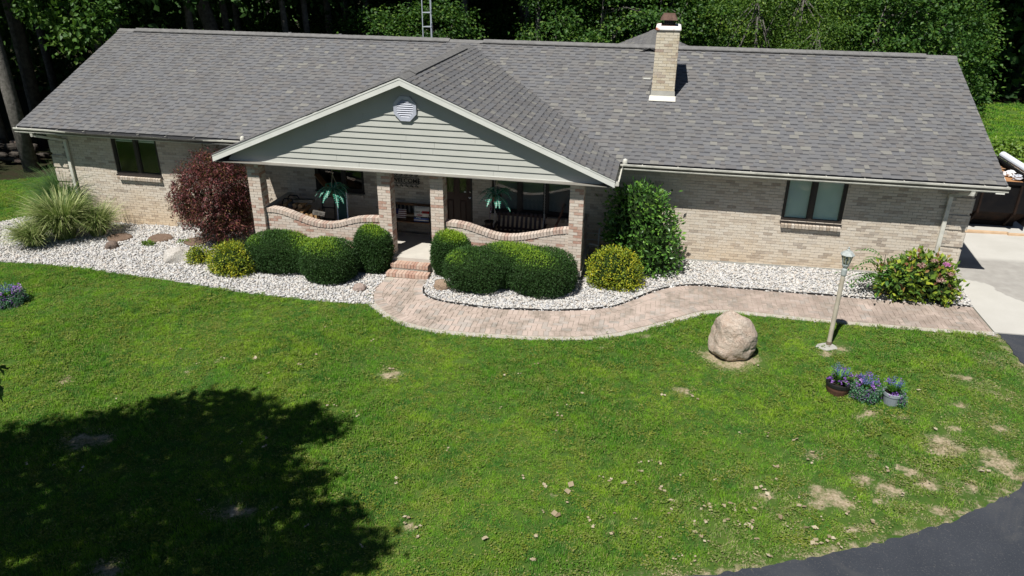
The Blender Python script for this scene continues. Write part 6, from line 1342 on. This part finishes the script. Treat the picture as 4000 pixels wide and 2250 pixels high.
def tuft(seed, n, h, w, spread, mat):
    g_ = np.random.default_rng(seed); an = g_.uniform(0, 6.28, n); r0 = spread * np.sqrt(g_.random(n)); a2 = g_.uniform(0, 6.28, n)
    b = np.stack([np.cos(a2) * r0, np.sin(a2) * r0, np.zeros(n)], 1); H = h * g_.uniform(.55, 1.15, n); ln = g_.uniform(.15, .95, n) * H
    d = np.stack([np.cos(an), np.sin(an), np.zeros(n)], 1); s = np.stack([-np.sin(an), np.cos(an), np.zeros(n)], 1) * w
    mid = b + d * ln[:, None] * .35 + np.array([0, 0, 1]) * H[:, None] * .62; tp = b + d * ln[:, None] + np.array([0, 0, 1]) * H[:, None]
    V = np.stack([b - s * .5, b + s * .5, mid + s * .4, tp, mid - s * .4], 1).reshape(-1, 3); F = np.array([(0, 1, 2, 4), (4, 2, 3, 3)])
    Q = (np.array([(0, 1, 2, 4)])[None] + 5 * np.arange(n)[:, None, None]).reshape(-1, 4); T = (np.array([(4, 2, 3)])[None] + 5 * np.arange(n)[:, None, None]).reshape(-1, 3)
    me = bpy.data.meshes.new('tuft'); me.from_pydata(V.tolist(), [], Q.tolist() + T.tolist()); me.materials.append(mat)
    me.attributes.new('rnd', 'FLOAT', 'POINT').data.foreach_set('value', np.repeat(g_.random(n), 5).astype(np.float32)); me.update(); return bpy.data.objects.new('tuft', me)
def clover(seed, n, mat):
    g_ = np.random.default_rng(seed); P = np.stack([g_.normal(0, .05, n), g_.normal(0, .05, n), g_.uniform(.015, .045, n)], 1)
    V = leaf_geo(P, unit(np.stack([g_.normal(size=n), g_.normal(size=n), np.zeros(n)], 1)), unit(g_.normal(size=(n, 3)) * .35 + [0, 0, 1]), .026 * np.ones(n), .022, 0)
    return bpy.data.objects.new('clover', nmesh('clover', V, quads(n), {'rnd': rep(g_.random(n))}, mats=[mat]))
m_clov = grass_mat('clover_leaf', (.095, .185, .030), (.15, .23, .030), (.19, .24, .030), (.26, .27, .05))
tfs = [tuft(k, 46, .050, .0065, .075, m_grass) for k in range(6)] + [clover(50, 34, m_clov), clover(51, 34, m_clov)]
lawn_poly = [tuple(p) for p in BED_EDGE] + [(-4.35, -2.05)] + [tuple(p) for p in OUT2 if p[1] < -.9] + [(8.40, -1.10)] + [tuple(p) for p in ASPH_IN[2:]] + [(-34, -19), (-34, 1), (-24, 3), (-19, 5.6), (-15.2, 6.2), (-15.2, 2.3), (-16.7, 1.7)]
n = 88000; q = np.stack([rng.uniform(-22, 8.6, n), rng.uniform(-11.5, 6, n)], 1); q = q[inside(q, lawn_poly)]
q = q[(q[:, 1] > -10.9 + .19 * (q[:, 0] + 6)) | (q[:, 0] < -30)]
dr_ = dry_at(q); nz = .5 + .5 * np.sin(q[:, 0] * 23 + 3 * np.sin(q[:, 1] * 17)) * np.cos(q[:, 1] * 21 + 2 * np.sin(q[:, 0] * 13)); inl = (q[:, 0] > -18) & (q[:, 1] < 3) & (q[:, 1] > -13)
kp = ~(inl & (dr_ + .5 * (nz - .5) > .42) & (rng.random(len(q)) < .90)); q = q[kp]; dr_ = np.where(inl, dr_, 0)[kp]
bdist = np.hypot((q[:, 0] - 3.2) / .42, (q[:, 1] + 2.80) / .40); q, dr_ = q[bdist > 1], dr_[bdist > 1]
n = len(q); s_ = rng.uniform(.75, 1.3, n); hs = s_ * (1 - .45 * np.clip(dr_, 0, 1)) * (.8 + .5 * np.clip(np.sin(q[:, 0] * 1.3 + 1.7 * np.sin(q[:, 1] * 1.1)), -1, 1) * .6)
scatter('grass', np.c_[q, gz(q[:, 0]) + .003], rng.uniform(0, 6.28, n), (rng.normal(0, .1, n), rng.normal(0, .1, n)), np.stack([s_, s_, hs], 1), tfs, 'mown green grass of the front and side lawn', 'grass', straw=dr_)
n = 9000; q = np.stack([rng.uniform(10, 30, n), rng.uniform(8, 25, n)], 1); q = q[(q[:, 0] > 11.2 + 0 * q[:, 1]) & (q[:, 1] > 12.6)]; n = len(q); s_ = rng.uniform(1.6, 2.6, n)
scatter('grass', np.c_[q, gz(q[:, 0]) + .003], rng.uniform(0, 6.28, n), (rng.normal(0, .1, n), rng.normal(0, .1, n)), np.stack([s_, s_, s_ * .7], 1), tfs[:6], 'sunlit back lawn beyond the dumpster', 'grass')
n = 2600; q = np.stack([rng.uniform(11.0, 19, n), rng.uniform(12.6, 15.0, n)], 1); P = np.c_[q, gz(q[:, 0]) + rng.uniform(.05, .65, n) * np.clip(1 - np.abs(q[:, 1] - 13.6) / 1.6, .1, 1)]
V = leaf_geo(np.repeat(P, 5, 0) + rng.normal(0, .09, (n * 5, 3)), unit(rng.normal(size=(n * 5, 3))), unit(rng.normal(size=(n * 5, 3)) * .6 + [0, -.3, 1]), .13 * np.ones(n * 5), .09)
tag(link('ground_cover', nmesh('ground_cover', V, quads(n * 5), {'rnd': rep(rng.random(n * 5))}, mats=[weed])), 'bright green low ground cover beyond the dumpster', 'ground cover', kind='stuff')
def pebble(seed):
    g_ = np.random.default_rng(seed); bm = bmesh.new(); bmesh.ops.create_icosphere(bm, subdivisions=1, radius=1)
    for v in bm.verts: v.co = Vector(v.co) * (1 + g_.uniform(-.16, .16)); v.co.x *= 1.25; v.co.z *= .68
    me = bpy.data.meshes.new('pebble'); bm.to_mesh(me); bm.free(); me.polygons.foreach_set('use_smooth', np.ones(len(me.polygons), dtype=bool)); me.materials.append(m_gravel); return bpy.data.objects.new('pebble', me)
peb = [pebble(k) for k in range(7)]
def gravel(poly, box_, n, label, off):
    q = np.stack([rng.uniform(box_[0], box_[1], n), rng.uniform(box_[2], box_[3], n)], 1); q = q[inside(q, poly)]; n = len(q); s_ = np.exp(rng.normal(math.log(.0185), .32, n))
    scatter('gravel', np.c_[q, gz(q[:, 0]) + off + rng.uniform(.0, .030, n)], rng.uniform(0, 6.28, n), (rng.normal(0, .35, n), rng.normal(0, .35, n)), np.repeat(s_[:, None], 3, 1), peb, label, 'gravel')
gravel(BED_L, (-17.2, -4.2, -2.1, 2.3), 56000, 'white and grey river gravel left of the porch steps', .018)
gravel(BED_R, (-3.6, 8.55, -1.8, 1.8), 46000, 'white river gravel between brick path and house wall', .020)
# crumbs of sand gravel along the path, dead leaves on the lawn and the bed
k_ = rng.integers(0, len(OUTER), 3500); q = OUTER[k_] + (OUT2[k_] - OUTER[k_]) * rng.uniform(.05, 1.25, (3500, 1)) + rng.normal(0, .02, (3500, 2)); n = 3500; s_ = rng.uniform(.004, .010, n)
scatter('sand_grit', np.c_[q, gz(q[:, 0]) + .018], rng.uniform(0, 6.28, n), (np.zeros(n), np.zeros(n)), np.repeat(s_[:, None], 3, 1), peb, 'pale grit strip along the outer path edge', 'grit')
m_litter = MLEAF('dead_leaf', [(0, (.26, .20, .12)), (.5, (.42, .35, .23)), (1, (.54, .47, .34))], 3, .1, .15)
spots = [(-2.9, -4.7), (.5, -7.4), (1.17, -6.97), (.23, -8.55), (.83, -8.03), (-1.33, -8.41), (-1.3, -8.6), (3.48, -6.84), (2.6, -7.6), (3.2, -7.5), (3.7, -7.3), (2.9, -7.1), (.4, -5.3), (-3.9, -8.6), (-6.4, -4.8), (4.2, -5.7), (2.3, -4.3), (-4.4, -7.2), (2.2, -8.2), (1.6, -7.9)]
q = np.concatenate([np.array(c) + rng.normal(0, .16, (3, 2)) for c in spots] + [np.stack([rng.uniform(-8, 7, 60), rng.uniform(-9, -3.2, 60)], 1), np.stack([rng.uniform(1.0, 4.6, 45), rng.uniform(-8.4, -6.4, 45)], 1)]); q = q[inside(q, lawn_poly)]
q = q[rng.random(len(q)) < .8]; n = len(q); P = np.c_[q, gz(q[:, 0]) + .040 + rng.uniform(0, .010, n)]; big = np.repeat(np.exp(rng.normal(-.3, .3, n)), 2)
V = leaf_geo(np.repeat(P, 2, 0) + rng.normal(0, .018, (2 * n, 3)) * [1, 1, .2], unit(np.c_[rng.normal(size=(2 * n, 2)), rng.normal(0, .08, 2 * n)]), unit(rng.normal(size=(2 * n, 3)) * .15 + [0, 0, 1]), .075 * big, .055 * big, .05)
tag(link('leaf_litter', nmesh('leaf_litter', V, quads(2 * n), {'rnd': rep(rng.random(2 * n))}, mats=[m_litter])), 'pale dead leaves scattered over the front lawn', 'leaf litter', kind='stuff')
